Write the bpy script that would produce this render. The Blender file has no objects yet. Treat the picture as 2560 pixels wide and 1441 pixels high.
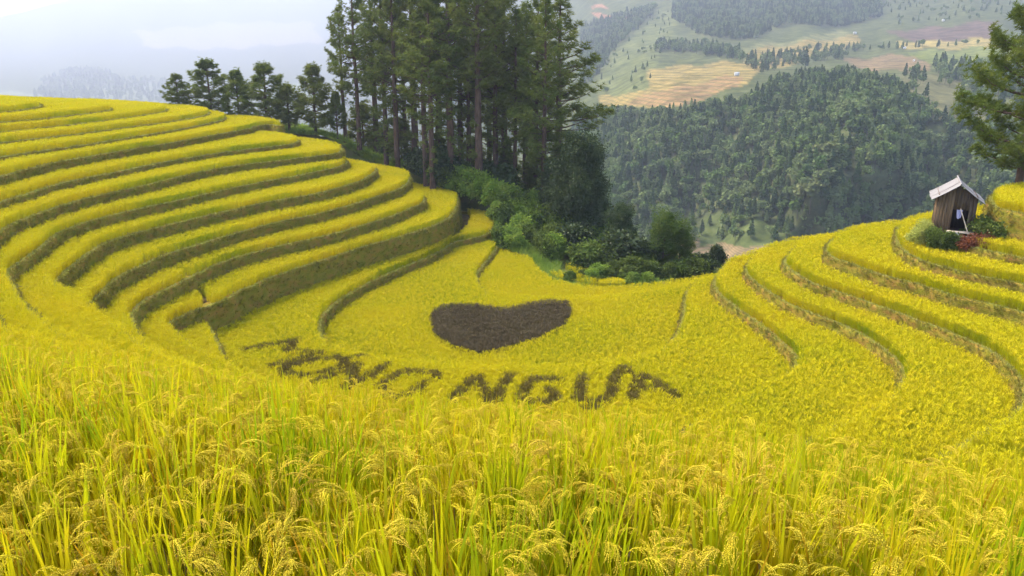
import bpy, math, random
import numpy as np
from mathutils import Vector, Matrix, kdtree

R = math.radians
random.seed(7)
rng = np.random.default_rng(7)
scene = bpy.context.scene
COL = scene.collection

# ------------------------------------------------------------------ camera, sky, sun, exposure
FPX, CX, CY, YH = 1991.0, 1280.0, 720.5, 160.0      # photograph: focal length and horizon row in its own pixels
PITCH = math.atan((CY - YH) / FPX)
cam_data = bpy.data.cameras.new('camera')
cam_data.sensor_width = 36.0
cam_data.lens = 36.0 * FPX / 2560.0
cam_data.clip_start = 0.1
cam_data.clip_end = 20000.0
cam = bpy.data.objects.new('camera', cam_data)
COL.objects.link(cam)
cam.location = (0, 0, 0)
cam.rotation_euler = (math.pi / 2 - PITCH, 0, 0)
scene.camera = cam

SUN_EL, SUN_AZ = 54.0, -58.0                          # degrees; azimuth measured from +Y towards +X
world = bpy.data.worlds.new('World')
scene.world = world
world.use_nodes = True
wn = world.node_tree
wn.nodes.clear()
wo = wn.nodes.new('ShaderNodeOutputWorld')
wb = wn.nodes.new('ShaderNodeBackground')
sky = wn.nodes.new('ShaderNodeTexSky')
sky.sky_type = 'NISHITA'
sky.sun_disc = False
sky.sun_elevation = R(SUN_EL)
sky.sun_rotation = R(SUN_AZ)
sky.air_density = 1.0
sky.dust_density = 3.0
sky.ozone_density = 1.0
wb.inputs['Strength'].default_value = 0.15
wn.links.new(sky.outputs[0], wb.inputs[0])
wn.links.new(wb.outputs[0], wo.inputs[0])

sun_data = bpy.data.lights.new('sun', 'SUN')
sun_data.energy = 2.0
sun_data.angle = R(10)
sun_data.color = (1.0, 0.93, 0.80)
sun = bpy.data.objects.new('sun', sun_data)
COL.objects.link(sun)
sd = Vector((math.sin(R(SUN_AZ)) * math.cos(R(SUN_EL)), math.cos(R(SUN_AZ)) * math.cos(R(SUN_EL)), math.sin(R(SUN_EL))))
sun.rotation_euler = sd.to_track_quat('Z', 'Y').to_euler()

scene.view_settings.view_transform = 'Standard'
scene.view_settings.look = 'None'
scene.view_settings.gamma = 1.0
scene.view_settings.use_curve_mapping = False
scene.view_settings.exposure = 2.08
scene.cycles.use_denoising = True
scene.cycles.use_adaptive_sampling = True
scene.cycles.adaptive_threshold = .025
scene.cycles.max_bounces = 6
scene.cycles.diffuse_bounces = 3
scene.cycles.transmission_bounces = 3
scene.cycles.volume_bounces = 0
scene.cycles.volume_max_steps = 64

# ------------------------------------------------------------------ small helpers
SP, CP = math.sin(PITCH), math.cos(PITCH)


def ray(px, py):
    a = (np.asarray(px, float) - CX) / FPX
    b = (CY - np.asarray(py, float)) / FPX
    return np.stack([a, CP + b * SP, -SP + b * CP], -1)


def un(px, py, z):                                   # where the line of sight through a photo pixel meets the level z
    v = ray(px, py)
    return v * (np.asarray(z) / v[..., 2])[..., None]


def at_range(px, py, d):                             # the point at horizontal distance d on that line of sight
    v = ray(px, py)
    return v * (np.asarray(d) / np.hypot(v[..., 0], v[..., 1]))[..., None]


def project(P):
    P = np.asarray(P, float)
    dep = P[..., 1] * CP - P[..., 2] * SP
    upv = P[..., 1] * SP + P[..., 2] * CP
    return CX + FPX * P[..., 0] / dep, CY - FPX * upv / dep, dep


def fast_mesh(name, verts, faces, mats=(), mat_idx=None, smooth=False):
    verts = np.asarray(verts, np.float32).reshape(-1, 3)
    faces = np.asarray(faces, np.int32)
    n = faces.shape[1]
    me = bpy.data.meshes.new(name)
    me.vertices.add(len(verts))
    me.vertices.foreach_set('co', verts.ravel())
    me.loops.add(faces.size)
    me.loops.foreach_set('vertex_index', faces.ravel())
    me.polygons.add(len(faces))
    me.polygons.foreach_set('loop_start', np.arange(0, faces.size, n, dtype=np.int32))
    for m in mats:
        me.materials.append(m)
    if mat_idx is not None:
        me.polygons.foreach_set('material_index', np.asarray(mat_idx, np.int32))
    if smooth:
        me.polygons.foreach_set('use_smooth', np.ones(len(faces), bool))
    me.update(calc_edges=True)
    return me


class MB:
    """collects triangles and quads (quads are split) into one mesh"""
    def __init__(self):
        self.v, self.f, self.m, self.n = [], [], [], 0

    def add(self, v, f, mi=0):
        v = np.asarray(v, float).reshape(-1, 3)
        f = np.asarray(f, int)
        if f.shape[1] == 4:
            f = np.concatenate([f[:, [0, 1, 2]], f[:, [0, 2, 3]]])
        self.v.append(v)
        self.f.append(f + self.n)
        self.m.append(np.full(len(f), mi))
        self.n += len(v)

    def tube(self, pts, rad, sides=7, mi=0, cap=True):
        pts = np.asarray(pts, float)
        rad = np.broadcast_to(np.asarray(rad, float), (len(pts),))
        t = np.gradient(pts, axis=0)
        t /= np.linalg.norm(t, axis=1)[:, None] + 1e-9
        ref = np.array([0, 0, 1.0]) if abs(t[0, 2]) < .8 else np.array([1.0, 0, 0])
        u = np.cross(t, ref)
        u /= np.linalg.norm(u, axis=1)[:, None] + 1e-9
        w = np.cross(t, u)
        a = np.linspace(0, 2 * math.pi, sides, endpoint=False)
        v = pts[:, None] + rad[:, None, None] * (np.cos(a)[None, :, None] * u[:, None] + np.sin(a)[None, :, None] * w[:, None])
        k = len(pts)
        i = np.arange(k - 1)[:, None] * sides
        j = np.arange(sides)[None]
        j2 = (j + 1) % sides
        f = np.stack([i + j, i + j2, i + sides + j2, i + sides + j], -1).reshape(-1, 4)
        self.add(v.reshape(-1, 3), f, mi)
        if cap:
            top = np.arange(1, sides - 1)
            b = (k - 1) * sides
            self.add(v[-1], np.stack([np.zeros_like(top), top, top + 1], -1), mi)
            self.add(v[0], np.stack([np.zeros_like(top), top + 1, top], -1), mi)

    def box(self, c, s, rot=None, mi=0):
        q = np.array([[x, y, z] for x in (-.5, .5) for y in (-.5, .5) for z in (-.5, .5)]) * np.asarray(s)
        if rot is not None:
            q = q @ np.asarray(rot).T
        self.add(q + np.asarray(c), [[0, 1, 3, 2], [4, 6, 7, 5], [0, 4, 5, 1], [2, 3, 7, 6], [0, 2, 6, 4], [1, 5, 7, 3]], mi)

    def mesh(self, name, mats, smooth=False):
        return fast_mesh(name, np.concatenate(self.v), np.concatenate(self.f), mats, np.concatenate(self.m), smooth)


def obj(name, me, parent=None, loc=None, rot=None, scale=None):
    o = bpy.data.objects.new(name, me)
    COL.objects.link(o)
    if parent is not None:
        o.parent = parent
    if loc is not None:
        o.location = loc
    if rot is not None:
        o.rotation_euler = rot
    if scale is not None:
        o.scale = scale if hasattr(scale, '__len__') else (scale,) * 3
    return o


def tag(o, label=None, cat=None, group=None, kind=None):
    if label:
        o['label'] = label
    if cat:
        o['category'] = cat
    if group:
        o['group'] = group
    if kind:
        o['kind'] = kind
    return o


def dup(root, loc, rz=0.0, scale=1.0, tilt=(0, 0)):
    r = root.copy()
    COL.objects.link(r)
    r.location = loc
    r.rotation_euler = (tilt[0], tilt[1], rz)
    r.scale = scale if hasattr(scale, '__len__') else (scale,) * 3
    for ch in root.children:
        c = ch.copy()
        COL.objects.link(c)
        c.parent = r
        for g in ch.children:
            d = g.copy()
            COL.objects.link(d)
            d.parent = c
    return r


# ------------------------------------------------------------------ materials
def new_mat(name):
    m = bpy.data.materials.new(name)
    m.use_nodes = True
    nt = m.node_tree
    nt.nodes.clear()
    out = nt.nodes.new('ShaderNodeOutputMaterial')
    return m, nt, out


def noise_mix(nt, stops, scale, detail=3.0, rough=.6, stretch=(1, 1, 1), lo=.3, hi=.7):
    """world-position noise into a colour ramp"""
    g = nt.nodes.new('ShaderNodeNewGeometry')
    mp = nt.nodes.new('ShaderNodeMapping')
    mp.inputs['Scale'].default_value = stretch
    nt.links.new(g.outputs['Position'], mp.inputs['Vector'])
    nz = nt.nodes.new('ShaderNodeTexNoise')
    nz.inputs['Scale'].default_value = scale
    nz.inputs['Detail'].default_value = detail
    nz.inputs['Roughness'].default_value = rough
    nt.links.new(mp.outputs[0], nz.inputs['Vector'])
    cr = nt.nodes.new('ShaderNodeValToRGB')
    el = cr.color_ramp.elements
    n = len(stops)
    for i, c in enumerate(stops):
        p = lo + (hi - lo) * i / max(1, n - 1)
        if i < 2:
            e = el[i]
            e.position = p
        else:
            e = el.new(p)
        e.color = (*c, 1)
    nt.links.new(nz.outputs['Fac'], cr.inputs[0])
    return cr.outputs[0], nz.outputs['Fac']


def mixc(nt, fac, a, b, mode='MIX'):
    m = nt.nodes.new('ShaderNodeMix')
    m.data_type = 'RGBA'
    m.blend_type = mode
    if isinstance(fac, (int, float)):
        m.inputs[0].default_value = fac
    else:
        nt.links.new(fac, m.inputs[0])
    for s, k in ((a, 6), (b, 7)):
        if isinstance(s, tuple):
            m.inputs[k].default_value = (*s, 1) if len(s) == 3 else s
        else:
            nt.links.new(s, m.inputs[k])
    return m.outputs[2]


def leaf_mat(name, stops, scale=.25, trans=.35, rand=.25, rand_col=None, gloss=.0, stretch=(1, 1, 1), lo=.3, hi=.7, fine=None):
    """thin foliage: diffuse plus light passing through; hue drifts over the ground and from plant to plant"""
    m, nt, out = new_mat(name)
    col, _ = noise_mix(nt, stops, scale, stretch=stretch, lo=lo, hi=hi)
    if fine:
        c2, _ = noise_mix(nt, fine, 9.0, detail=1.0)
        col = mixc(nt, .5, col, c2, 'MIX')
    if rand_col:
        oi = nt.nodes.new('ShaderNodeObjectInfo')
        mr = nt.nodes.new('ShaderNodeMath')
        mr.operation = 'MULTIPLY'
        mr.inputs[1].default_value = rand
        nt.links.new(oi.outputs['Random'], mr.inputs[0])
        col = mixc(nt, mr.outputs[0], col, rand_col)
    d = nt.nodes.new('ShaderNodeBsdfDiffuse')
    t = nt.nodes.new('ShaderNodeBsdfTranslucent')
    ms = nt.nodes.new('ShaderNodeMixShader')
    ms.inputs[0].default_value = trans
    nt.links.new(col, d.inputs[0])
    nt.links.new(col, t.inputs[0])
    nt.links.new(d.outputs[0], ms.inputs[1])
    nt.links.new(t.outputs[0], ms.inputs[2])
    last = ms.outputs[0]
    if gloss:
        gl = nt.nodes.new('ShaderNodeBsdfGlossy')
        gl.inputs['Roughness'].default_value = .45
        m2 = nt.nodes.new('ShaderNodeMixShader')
        m2.inputs[0].default_value = gloss
        nt.links.new(last, m2.inputs[1])
        nt.links.new(gl.outputs[0], m2.inputs[2])
        last = m2.outputs[0]
    nt.links.new(last, out.inputs[0])
    return m


def solid_mat(name, stops, scale=2.0, rough=.85, stretch=(1, 1, 1), bump=.0, bscale=None, lo=.3, hi=.7, detail=4.0, spec=.0):
    m, nt, out = new_mat(name)
    col, fac = noise_mix(nt, stops, scale, stretch=stretch, lo=lo, hi=hi, detail=detail)
    p = nt.nodes.new('ShaderNodeBsdfPrincipled')
    p.inputs['Roughness'].default_value = rough
    p.inputs['Specular IOR Level'].default_value = spec
    nt.links.new(col, p.inputs['Base Color'])
    if bump:
        b = nt.nodes.new('ShaderNodeBump')
        b.inputs['Strength'].default_value = bump
        b.inputs['Distance'].default_value = .06
        if bscale:
            _, fac = noise_mix(nt, stops, bscale, stretch=stretch)
        nt.links.new(fac, b.inputs['Height'])
        nt.links.new(b.outputs[0], p.inputs['Normal'])
    nt.links.new(p.outputs[0], out.inputs[0])
    return m


M = {}
M['rice_blade'] = leaf_mat('rice_blade', [(.27, .335, .004), (.44, .43, .005), (.55, .455, .006)], .075, .42, .30, (.52, .40, .006), lo=.38, hi=.60)
M['rice_grain'] = leaf_mat('rice_grain', [(.49, .45, .007), (.58, .475, .010)], .12, .25, .4, (.57, .43, .016))
M['near_blade'] = leaf_mat('near_blade', [(0.254, 0.374, 0.004), (0.445, 0.468, 0.005), (0.594, 0.489, 0.006)], 1.1, .46, .45, (.58, .43, .006), gloss=.015, lo=.36, hi=.62)
M['near_blade_gold'] = leaf_mat('near_blade_gold', [(0.488, 0.340, 0.009), (0.518, 0.266, 0.015)], 3.0, .4)
M['near_grain'] = leaf_mat('near_grain', [(0.610, 0.516, 0.020), (0.708, 0.576, 0.030), (0.659, 0.456, 0.045)], 3.0, .3, .35, (.54, .37, .07))
M['straw'] = leaf_mat('straw', [(0.370, 0.311, 0.133), (0.311, 0.222, 0.104)], 5.0, .25)
M['dark_blade'] = leaf_mat('dark_blade', [(0.079, 0.066, 0.024), (0.114, 0.096, 0.031)], .5, .25, .4, (.080, .085, .022))
M['dark_grain'] = leaf_mat('dark_grain', [(0.090, 0.067, 0.037), (0.129, 0.099, 0.053)], .5, .2)
M['letter_blade'] = leaf_mat('letter_blade', [(.16, .125, .016), (.22, .18, .020)], .5, .25, .5, (.12, .088, .018))
M['letter_grain'] = leaf_mat('letter_grain', [(.110, .082, .022), (.16, .125, .030)], .5, .2)
M['bank'] = solid_mat('bank_earth', [(0.137, 0.137, 0.013), (0.195, 0.159, 0.020), (0.234, 0.151, 0.029), (0.254, 0.122, 0.037)], .9, .95, (1, 1, 2.2), .9, 6.0, lo=.34, hi=.74, detail=6)
M['bank_grass'] = leaf_mat('bank_grass', [(.30, .34, .060), (.38, .40, .085), (.46, .44, .13)], .6, .35, .3, (.36, .29, .10))
M['bank_weed'] = leaf_mat('bank_weed', [(0.162, 0.182, 0.022), (0.257, 0.240, 0.037)], .8, .3, .7, (.25, .17, .05))
M['soil'] = solid_mat('paddy_soil', [(.07, .05, .022), (.11, .075, .03), (.13, .11, .03)], 1.5, .95, bump=.5)
M['hill'] = solid_mat('hill_ground', [(.07, .09, .02), (.12, .13, .03), (.14, .10, .05)], .35, .95, bump=.4)
M['pine_bark'] = solid_mat('pine_bark', [(.060, .038, .027), (.105, .066, .047), (.145, .094, .068)], 2.2, .95, (1, 1, .35), .9, 5.0)
M['bark'] = solid_mat('dark_bark', [(.05, .04, .03), (.10, .08, .06)], 3.0, .95, (1, 1, .4), .8)
M['pine_needle'] = leaf_mat('pine_needle', [(0.078, 0.111, 0.024), (0.140, 0.178, 0.034), (0.217, 0.243, 0.048)], .45, .35, .4, (.16, .155, .036))
M['pine_needle_light'] = leaf_mat('pine_needle_light', [(0.075, 0.108, 0.015), (0.125, 0.162, 0.024), (0.188, 0.204, 0.031)], .35, .3, .3, (.10, .10, .02))
M['leaf_dark'] = leaf_mat('leaf_dark', [(0.027, 0.047, 0.013), (0.049, 0.075, 0.020), (0.081, 0.107, 0.026)], .5, .25, .4, (.05, .06, .02), gloss=.02)
M['leaf_mid'] = leaf_mat('leaf_mid', [(.050, .085, .018), (.090, .135, .026), (.14, .18, .036)], .5, .35, .4, (.13, .14, .03))
M['leaf_light'] = leaf_mat('leaf_light', [(0.125, 0.213, 0.024), (0.213, 0.312, 0.037), (0.312, 0.375, 0.055)], .6, .4, .4, (.14, .18, .05))
M['leaf_rust'] = leaf_mat('leaf_rust', [(.16, .05, .025), (.24, .085, .04), (.14, .09, .04)], 1.2, .25)
M['banana'] = leaf_mat('banana_leaf', [(.30, .42, .012), (.42, .52, .02)], 1.0, .5)
M['flower'] = leaf_mat('flower', [(.60, .50, .16), (.70, .62, .30)], 1.0, .3)
M['far_leaf'] = leaf_mat('far_leaf', [(0.060, 0.113, 0.029), (0.100, 0.158, 0.039), (0.157, 0.209, 0.056)], .02, .25, .9, (.19, .225, .085))
M['far_conifer'] = leaf_mat('far_conifer', [(0.039, 0.073, 0.026), (0.068, 0.107, 0.033)], .02, .2, .7, (.085, .110, .038))
M['far_bright'] = leaf_mat('far_bright', [(.12, .15, .045), (.17, .18, .07)], .05, .2)
M['wood'] = solid_mat('weathered_plank', [(.085, .052, .028), (.16, .105, .060), (.23, .165, .10)], 1.6, .9, (3, 3, .3), .5, 8.0)
M['wood_dark'] = solid_mat('dark_plank', [(.045, .032, .024), (.09, .065, .045), (.13, .10, .07)], 1.6, .9, (3, 3, .3), .5, 8.0)
M['wood_pale'] = solid_mat('pale_plank', [(.42, .33, .23), (.58, .48, .36)], 2.5, .85, (1, 1, 1), .3)
M['roof'] = solid_mat('fibre_cement', [(0.184, 0.166, 0.153), (0.224, 0.207, 0.194), (0.245, 0.227, 0.215)], .9, .8, (1, 1, 1), .15, 10)
M['cloth'] = solid_mat('pale_cloth', [(.55, .50, .55), (.70, .66, .68)], 3.0, .9, bump=.4)
M['cloth_blue'] = solid_mat('blue_cloth', [(.30, .30, .48), (.45, .42, .56)], 3.0, .9, bump=.4)
M['plaster'] = solid_mat('white_wall', [(.66, .64, .60), (.74, .72, .70)], .3, .8)
M['roof_far'] = solid_mat('grey_roof', [(.42, .42, .44), (.52, .50, .50)], .3, .8)

# ------------------------------------------------------------------ the terraces as contours of the land
LZ = dict(a=-5.38, b=-6.20, c=-7.01, d=-7.77, e=-8.59, f=-9.50, g=-10.90, h=-12.08, i=-13.50, j=-14.92, k=-16.55, l=-18.17, m=-19.81, n=-22.61)
RICE = .75
BUND = .12


def chaikin(p, n=2):
    p = np.asarray(p, float)
    for _ in range(n):
        q = p[:-1] * .75 + p[1:] * .25
        r = p[:-1] * .25 + p[1:] * .75
        p = np.concatenate([p[:1], np.stack([q, r], 1).reshape(-1, p.shape[1]), p[-1:]])
    return p


def resample(p, step):
    d = np.r_[0, np.cumsum(np.linalg.norm(np.diff(p, axis=0), axis=1))]
    n = max(2, int(d[-1] / step))
    t = np.linspace(0, d[-1], n + 1)
    return np.stack([np.interp(t, d, p[:, i]) for i in range(p.shape[1])], -1)


def lip(pts, z):
    """traced lip points -> plan; a third entry 't' marks places where the crop's top, not the bund, is what shows"""
    out = []
    for q in pts:
        if len(q) == 3 and q[2] == 'w':
            out.append(np.array(q[:2], float))
        else:
            out.append(un(q[0], q[1], z + (RICE if len(q) == 3 else BUND))[:2])
    return [np.asarray(o) for o in out]


FG_EDGE = [(-300, 830), (0, 870), (250, 905), (520, 940), (750, 960), (1000, 1000), (1200, 1012), (1450, 1035), (1800, 1082), (2200, 1142), (2560, 1200), (2900, 1250)]
fgw = un(np.array([q[0] for q in FG_EDGE]), np.array([q[1] for q in FG_EDGE]), -4.70)
FG_AZ = np.degrees(np.arctan2(fgw[:, 0], fgw[:, 1]))
FG_D = np.hypot(fgw[:, 0], fgw[:, 1])


def near(z, az, k=.93):
    De = np.interp(az, FG_AZ, FG_D)
    D = De + (abs(z) - 5.5) * k * De / 4.7
    return np.array([D * math.sin(R(az)), D * math.cos(R(az))])


LEFT = dict(
    a=[(100, 269), (50, 277), (0, 281)],
    b=[(281, 276), (200, 287), (100, 299), (0, 306)],
    c=[(420, 277), (400, 283), (297, 298), (203, 310), (100, 321), (0, 331)],
    d=[(528, 284), (500, 293), (400, 309), (297, 322), (203, 335), (100, 347), (0, 358)],
    e=[(569, 295), (556, 302), (500, 315), (400, 333), (297, 349), (203, 365), (100, 379), (0, 393)],
    f=[(711, 315), (690, 316), (676, 311), (640, 316), (630, 321), (600, 327), (500, 345), (400, 363), (297, 379), (203, 396), (156, 404), (100, 417), (62, 426), (0, 443)],
    g=[(751, 354), (735, 361), (700, 365), (600, 376), (500, 390), (400, 408), (297, 429), (203, 449), (141, 463), (100, 476), (47, 493), (0, 506)],
    h=[(858, 372), (852, 381), (841, 385), (778, 393), (700, 402), (600, 413), (500, 431), (400, 455), (297, 479), (203, 501), (141, 520), (100, 534), (47, 554), (20, 568), (0, 584),
       (-33, 46, 'w'), (6, 805, 't'), (70, 826, 't'), (136, 846, 't')],
    i=[(872, 405), (859, 416), (800, 429), (700, 448), (600, 467), (500, 490), (400, 512), (297, 534), (203, 561), (156, 581), (133, 593), (100, 624), (44, 662), (22, 678), (24, 700),
       (35, 722), (67, 775), (131, 808, 't'), (235, 845, 't'), (336, 882, 't')],
    j=[(945, 425), (928, 439), (900, 456), (800, 484), (700, 500), (600, 521), (500, 544), (400, 568), (297, 596), (256, 612), (227, 632), (187, 663), (156, 691), (133, 712), (150, 728), (188, 740),
       (235, 776), (310, 832), (380, 866, 't'), (450, 896, 't')],
    k=[(1030, 440), (1023, 457), (1000, 473), (981, 480), (900, 507), (841, 523), (800, 535), (700, 555), (600, 581), (500, 611), (400, 643), (344, 671), (297, 693), (273, 713), (253, 741), (225, 759),
       (250, 795), (320, 842, 't'), (400, 876, 't'), (470, 905, 't')],
    l=[(1066, 495), (1056, 512), (1034, 518), (1000, 535), (900, 567), (800, 595), (700, 615), (600, 641), (572, 652), (500, 682), (400, 732), (359, 752), (333, 781), (330, 796), (350, 840), (400, 868, 't'), (470, 897, 't')],
    m=[(1147, 492), (1146, 516), (1128, 541), (1097, 562), (1050, 577), (1000, 593), (900, 620), (800, 654), (700, 687), (658, 702), (634, 717), (600, 727), (564, 752), (500, 774), (447, 795), (423, 809), (428, 826), (455, 846), (500, 868, 't'), (560, 900, 't')],
    n=[(1240, 548), (1238, 566), (1225, 587), (1162, 601), (1134, 605), (1096, 635), (1016, 666), (932, 704), (860, 743), (822, 772), (800, 803), (803, 832), (812, 845, 't'), (838, 858, 't'), (880, 873, 't'), (960, 891, 't'), (1080, 903, 't'), (1200, 909, 't'), (1350, 911, 't'), (1500, 902, 't'),
       (1600, 884, 't'), (1660, 860, 't'), (1694, 834), (1706, 790), (1710, 746), (1722, 716)],
)
RZ = dict(Ra=-21.4, Rb=-20.1, Rc=-18.8, Rd=-17.3, Re=-16.05, Rf=-14.85, Rg=-12.1)
RIGHT = dict(
    Ra=[(1800, 676), (1786, 700), (1782, 718), (1802, 742), (1844, 774), (1892, 806), (1937, 842), (1966, 868), (1990, 893), (1990, 912), (1969, 940)],
    Rb=[(1880, 648), (1864, 664), (1861, 682), (1881, 705), (1919, 731), (1960, 757), (2031, 787), (2080, 803), (2155, 836), (2211, 877), (2245, 907), (2255, 939), (2249, 967), (2215, 1011)],
    Rc=[(1970, 640), (1957, 655), (1964, 667), (1994, 690), (2031, 711), (2080, 726), (2155, 752), (2240, 782), (2286, 799), (2361, 827), (2436, 857), (2492, 891), (2530, 926), (2554, 960), (2556, 1000), (2532, 1050)],
    Rd=[(2072, 614), (2060, 626), (2065, 636), (2080, 645), (2136, 666), (2211, 692), (2286, 709), (2361, 734), (2455, 758), (2560, 781)],
    Re=[(2240, 584), (2236, 598), (2245, 614), (2267, 636), (2305, 655), (2361, 670), (2436, 689), (2511, 704), (2560, 711)],
    Rf=[(2322, 568), (2326, 588), (2345, 604), (2380, 611), (2406, 612), (2455, 625), (2511, 636), (2560, 646)],
    Rg=[(2478, 508), (2486, 520), (2516, 527), (2560, 535)],
)
RCLOSE = dict(Ra=[(15, 48), (8, 42), (8, 12)], Rb=[(19, 42), (12, 36), (12, 12)], Rc=[(23, 37), (16, 31), (16, 12)],
              Rd=[(38, 47), (33, 38), (24, 30), (20, 10)], Re=[(41, 48), (39, 39), (30, 29), (24, 10)],
              Rf=[(45, 50), (44, 39), (34, 27), (28, 10)], Rg=[(49, 54), (49, 37), (38, 22), (30, 8)])
CONT = {}                                             # name -> dict(z, poly, line)
for k, pts in LEFT.items():
    z = LZ[k]
    L = lip(pts, z)
    tip = L[0]
    if k == 'n':
        line = [tip + (-6, 7), tip + (-1.5, 3.5)] + L
        e = L[-1]
        line += [e + (3, 3), e + (14, 6)]
        close = [(140, 96), (140, -25), (-170, -25), (-170, 150)]
    else:
        deep = 1.0 if k in 'abcdef' else .6
        line = [tip + np.array((-24, 26)) * deep, tip + np.array((-9, 14)) * deep, tip + np.array((-2.2, 4.5)) * deep] + L
        e = L[-1]
        if k in 'abcd':
            line += [e + (-2, -14), e + (-6, -34)]
            close = [(-110, 10), (-170, 0), (-170, 170)]
        else:
            az0 = math.degrees(math.atan2(e[0], e[1]))
            if k in 'efg':
                line += [e + (1.5, -16), np.array((-33 - 3 * 'gfe'.index(k), 36.0 - 2 * 'gfe'.index(k)))]
                az0 = -44
            line += [near(z, a_) for a_ in np.arange(max(az0 + 8, -36), 101, 8)]
            close = [(110, -25), (-170, -25), (-170, 170)]
    line = chaikin(np.array(line), 2)
    CONT[k] = dict(z=z, line=line, poly=np.concatenate([line, np.array(close, float)]))
zm2 = -21.4
L = lip([(505, 782), (518, 800), (524, 815), (535, 840), (548, 866), (562, 890, 't')], zm2)
line = chaikin(np.array([L[0] + (-4, 2)] + L + [near(zm2, a_) for a_ in np.arange(-17, 101, 8)]), 2)
CONT['m2'] = dict(z=zm2, line=line, poly=np.concatenate([line, np.array([(110, -25), (-60, -25), (-60, 60)], float)]))
for k, pts in RIGHT.items():
    z = RZ[k]
    L = lip(pts, z)
    tip = L[0]
    back = [(60, 18), (18, 12), (6.5, 8.5), (1.8, 3.6)] if k != 'Rf' else [(40, 16), (12, 10), (4, 6), (1, 3)]
    line = chaikin(np.array([tip + b for b in back] + L + [np.array(c, float) for c in RCLOSE[k]]), 2)
    CONT[k] = dict(z=z, line=line, poly=np.concatenate([line, np.array([(140, 5), (140, 100)], float)]))
# heart field and the slightly lower field behind it
L = lip([(1246, 612), (1240, 628), (1224, 647), (1202, 672), (1190, 693), (1197, 711), (1215, 722, 't'), (1260, 733, 't'), (1350, 741, 't'), (1480, 739, 't'), (1600, 727, 't'), (1690, 711, 't'), (1745, 699, 't')], -24.0)
line = chaikin(np.array([L[0] + (-6, 4)] + L + [L[-1] + (16, 4)]), 2)
CONT['B'] = dict(z=-24.0, line=line, poly=np.concatenate([line, np.array([(60, 90), (60, 20), (-60, 20), (-60, 118)], float)]))
L = lip([(1243, 604, 't'), (1290, 636, 't'), (1330, 637, 't'), (1347, 668, 't'), (1385, 694, 't'), (1440, 709, 't'), (1500, 716, 't'), (1600, 709, 't'), (1700, 697, 't'), (1790, 681, 't')], -24.9)
line = chaikin(np.array([L[0] + (-6, 6)] + L + [L[-1] + (18, 4)]), 2)
CONT['O'] = dict(z=-24.9, line=line, poly=np.concatenate([line, np.array([(60, 90), (60, 20), (-60, 20), (-60, 118)], float)]))
# steps of the slope right below the camera
for q, zq, fr in (('q0', -1.55, .10), ('q1', -2.85, .42), ('q2', -3.70, .62), ('q3', -4.60, .82), ('q4', -5.50, 1.0)):
    azs = np.arange(-100, 101, 8.0)
    line = np.array([np.interp(a_, FG_AZ, FG_D) * fr * np.array((math.sin(R(a_)), math.cos(R(a_)))) for a_ in azs])
    CONT[q] = dict(z=zq, line=chaikin(line, 1), poly=np.concatenate([chaikin(line, 1), np.array([(100, -25), (-100, -25)], float)]))

# ------------------------------------------------------------------ level raster
GX0, GX1, GY0, GY1, GR = -120.0, 110.0, -12.0, 215.0, .25
gx = np.arange(GX0, GX1, GR) + GR / 2
gy = np.arange(GY0, GY1, GR) + GR / 2


def fill(poly):
    m = np.zeros((len(gy), len(gx)), bool)
    p, q = poly, np.roll(poly, -1, 0)
    for r, y in enumerate(gy):
        c = (p[:, 1] <= y) != (q[:, 1] <= y)
        if not c.any():
            continue
        a, b = p[c], q[c]
        xs = np.sort(a[:, 0] + (y - a[:, 1]) / (b[:, 1] - a[:, 1]) * (b[:, 0] - a[:, 0]))
        m[r] = np.searchsorted(xs, gx) % 2 == 1
    return m


HILL_PTS = np.array([(-100, 150, -8), (-80, 150, -8.5), (-60, 152, -9.5), (-45, 150, -11), (-36, 138, -11.8), (-28, 128, -13.2), (-22, 122, -14.6), (-15, 126, -17), (-8, 122, -19.0), (-4, 119, -20.0), (0, 118, -20.6), (4, 115, -22.4), (6.5, 108, -24.2), (10, 117, -24.6), (3, 109, -24.0),
                     (8, 100, -25.6), (5, 130, -22.5), (16, 96, -26), (20, 120, -30), (30, 104, -28), (26, 96, -27), (38, 99, -25.5), (45, 98, -22.5), (50, 97, -19.5), (58, 97, -17), (75, 92, -12.5), (110, 92, -10), (-20, 150, -19), (-40, 170, -18), (-70, 185, -18),
                     (0, 150, -29), (20, 150, -40), (40, 130, -42), (60, 120, -34), (85, 115, -26), (-60, 215, -32), (0, 190, -52), (50, 180, -66), (100, 150, -52), (-110, 190, -17), (-120, 100, -4), (0, 60, -26), (30, 60, -26), (60, 60, -26), (-40, 60, -26), (0, 20, -20), (0, -10, -6), (60, -10, -10), (-60, -10, -6), (-100, 20, -6), (100, 30, -18)], float)


def hill_z(x, y):
    x = np.asarray(x, float)
    y = np.asarray(y, float)
    num = np.zeros_like(x)
    den = np.zeros_like(x)
    for X, Y, Z in HILL_PTS:
        w = 1.0 / ((x - X) ** 2 + (y - Y) ** 2 + 4.0) ** 2
        num += w * Z
        den += w
    return num / den


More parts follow.
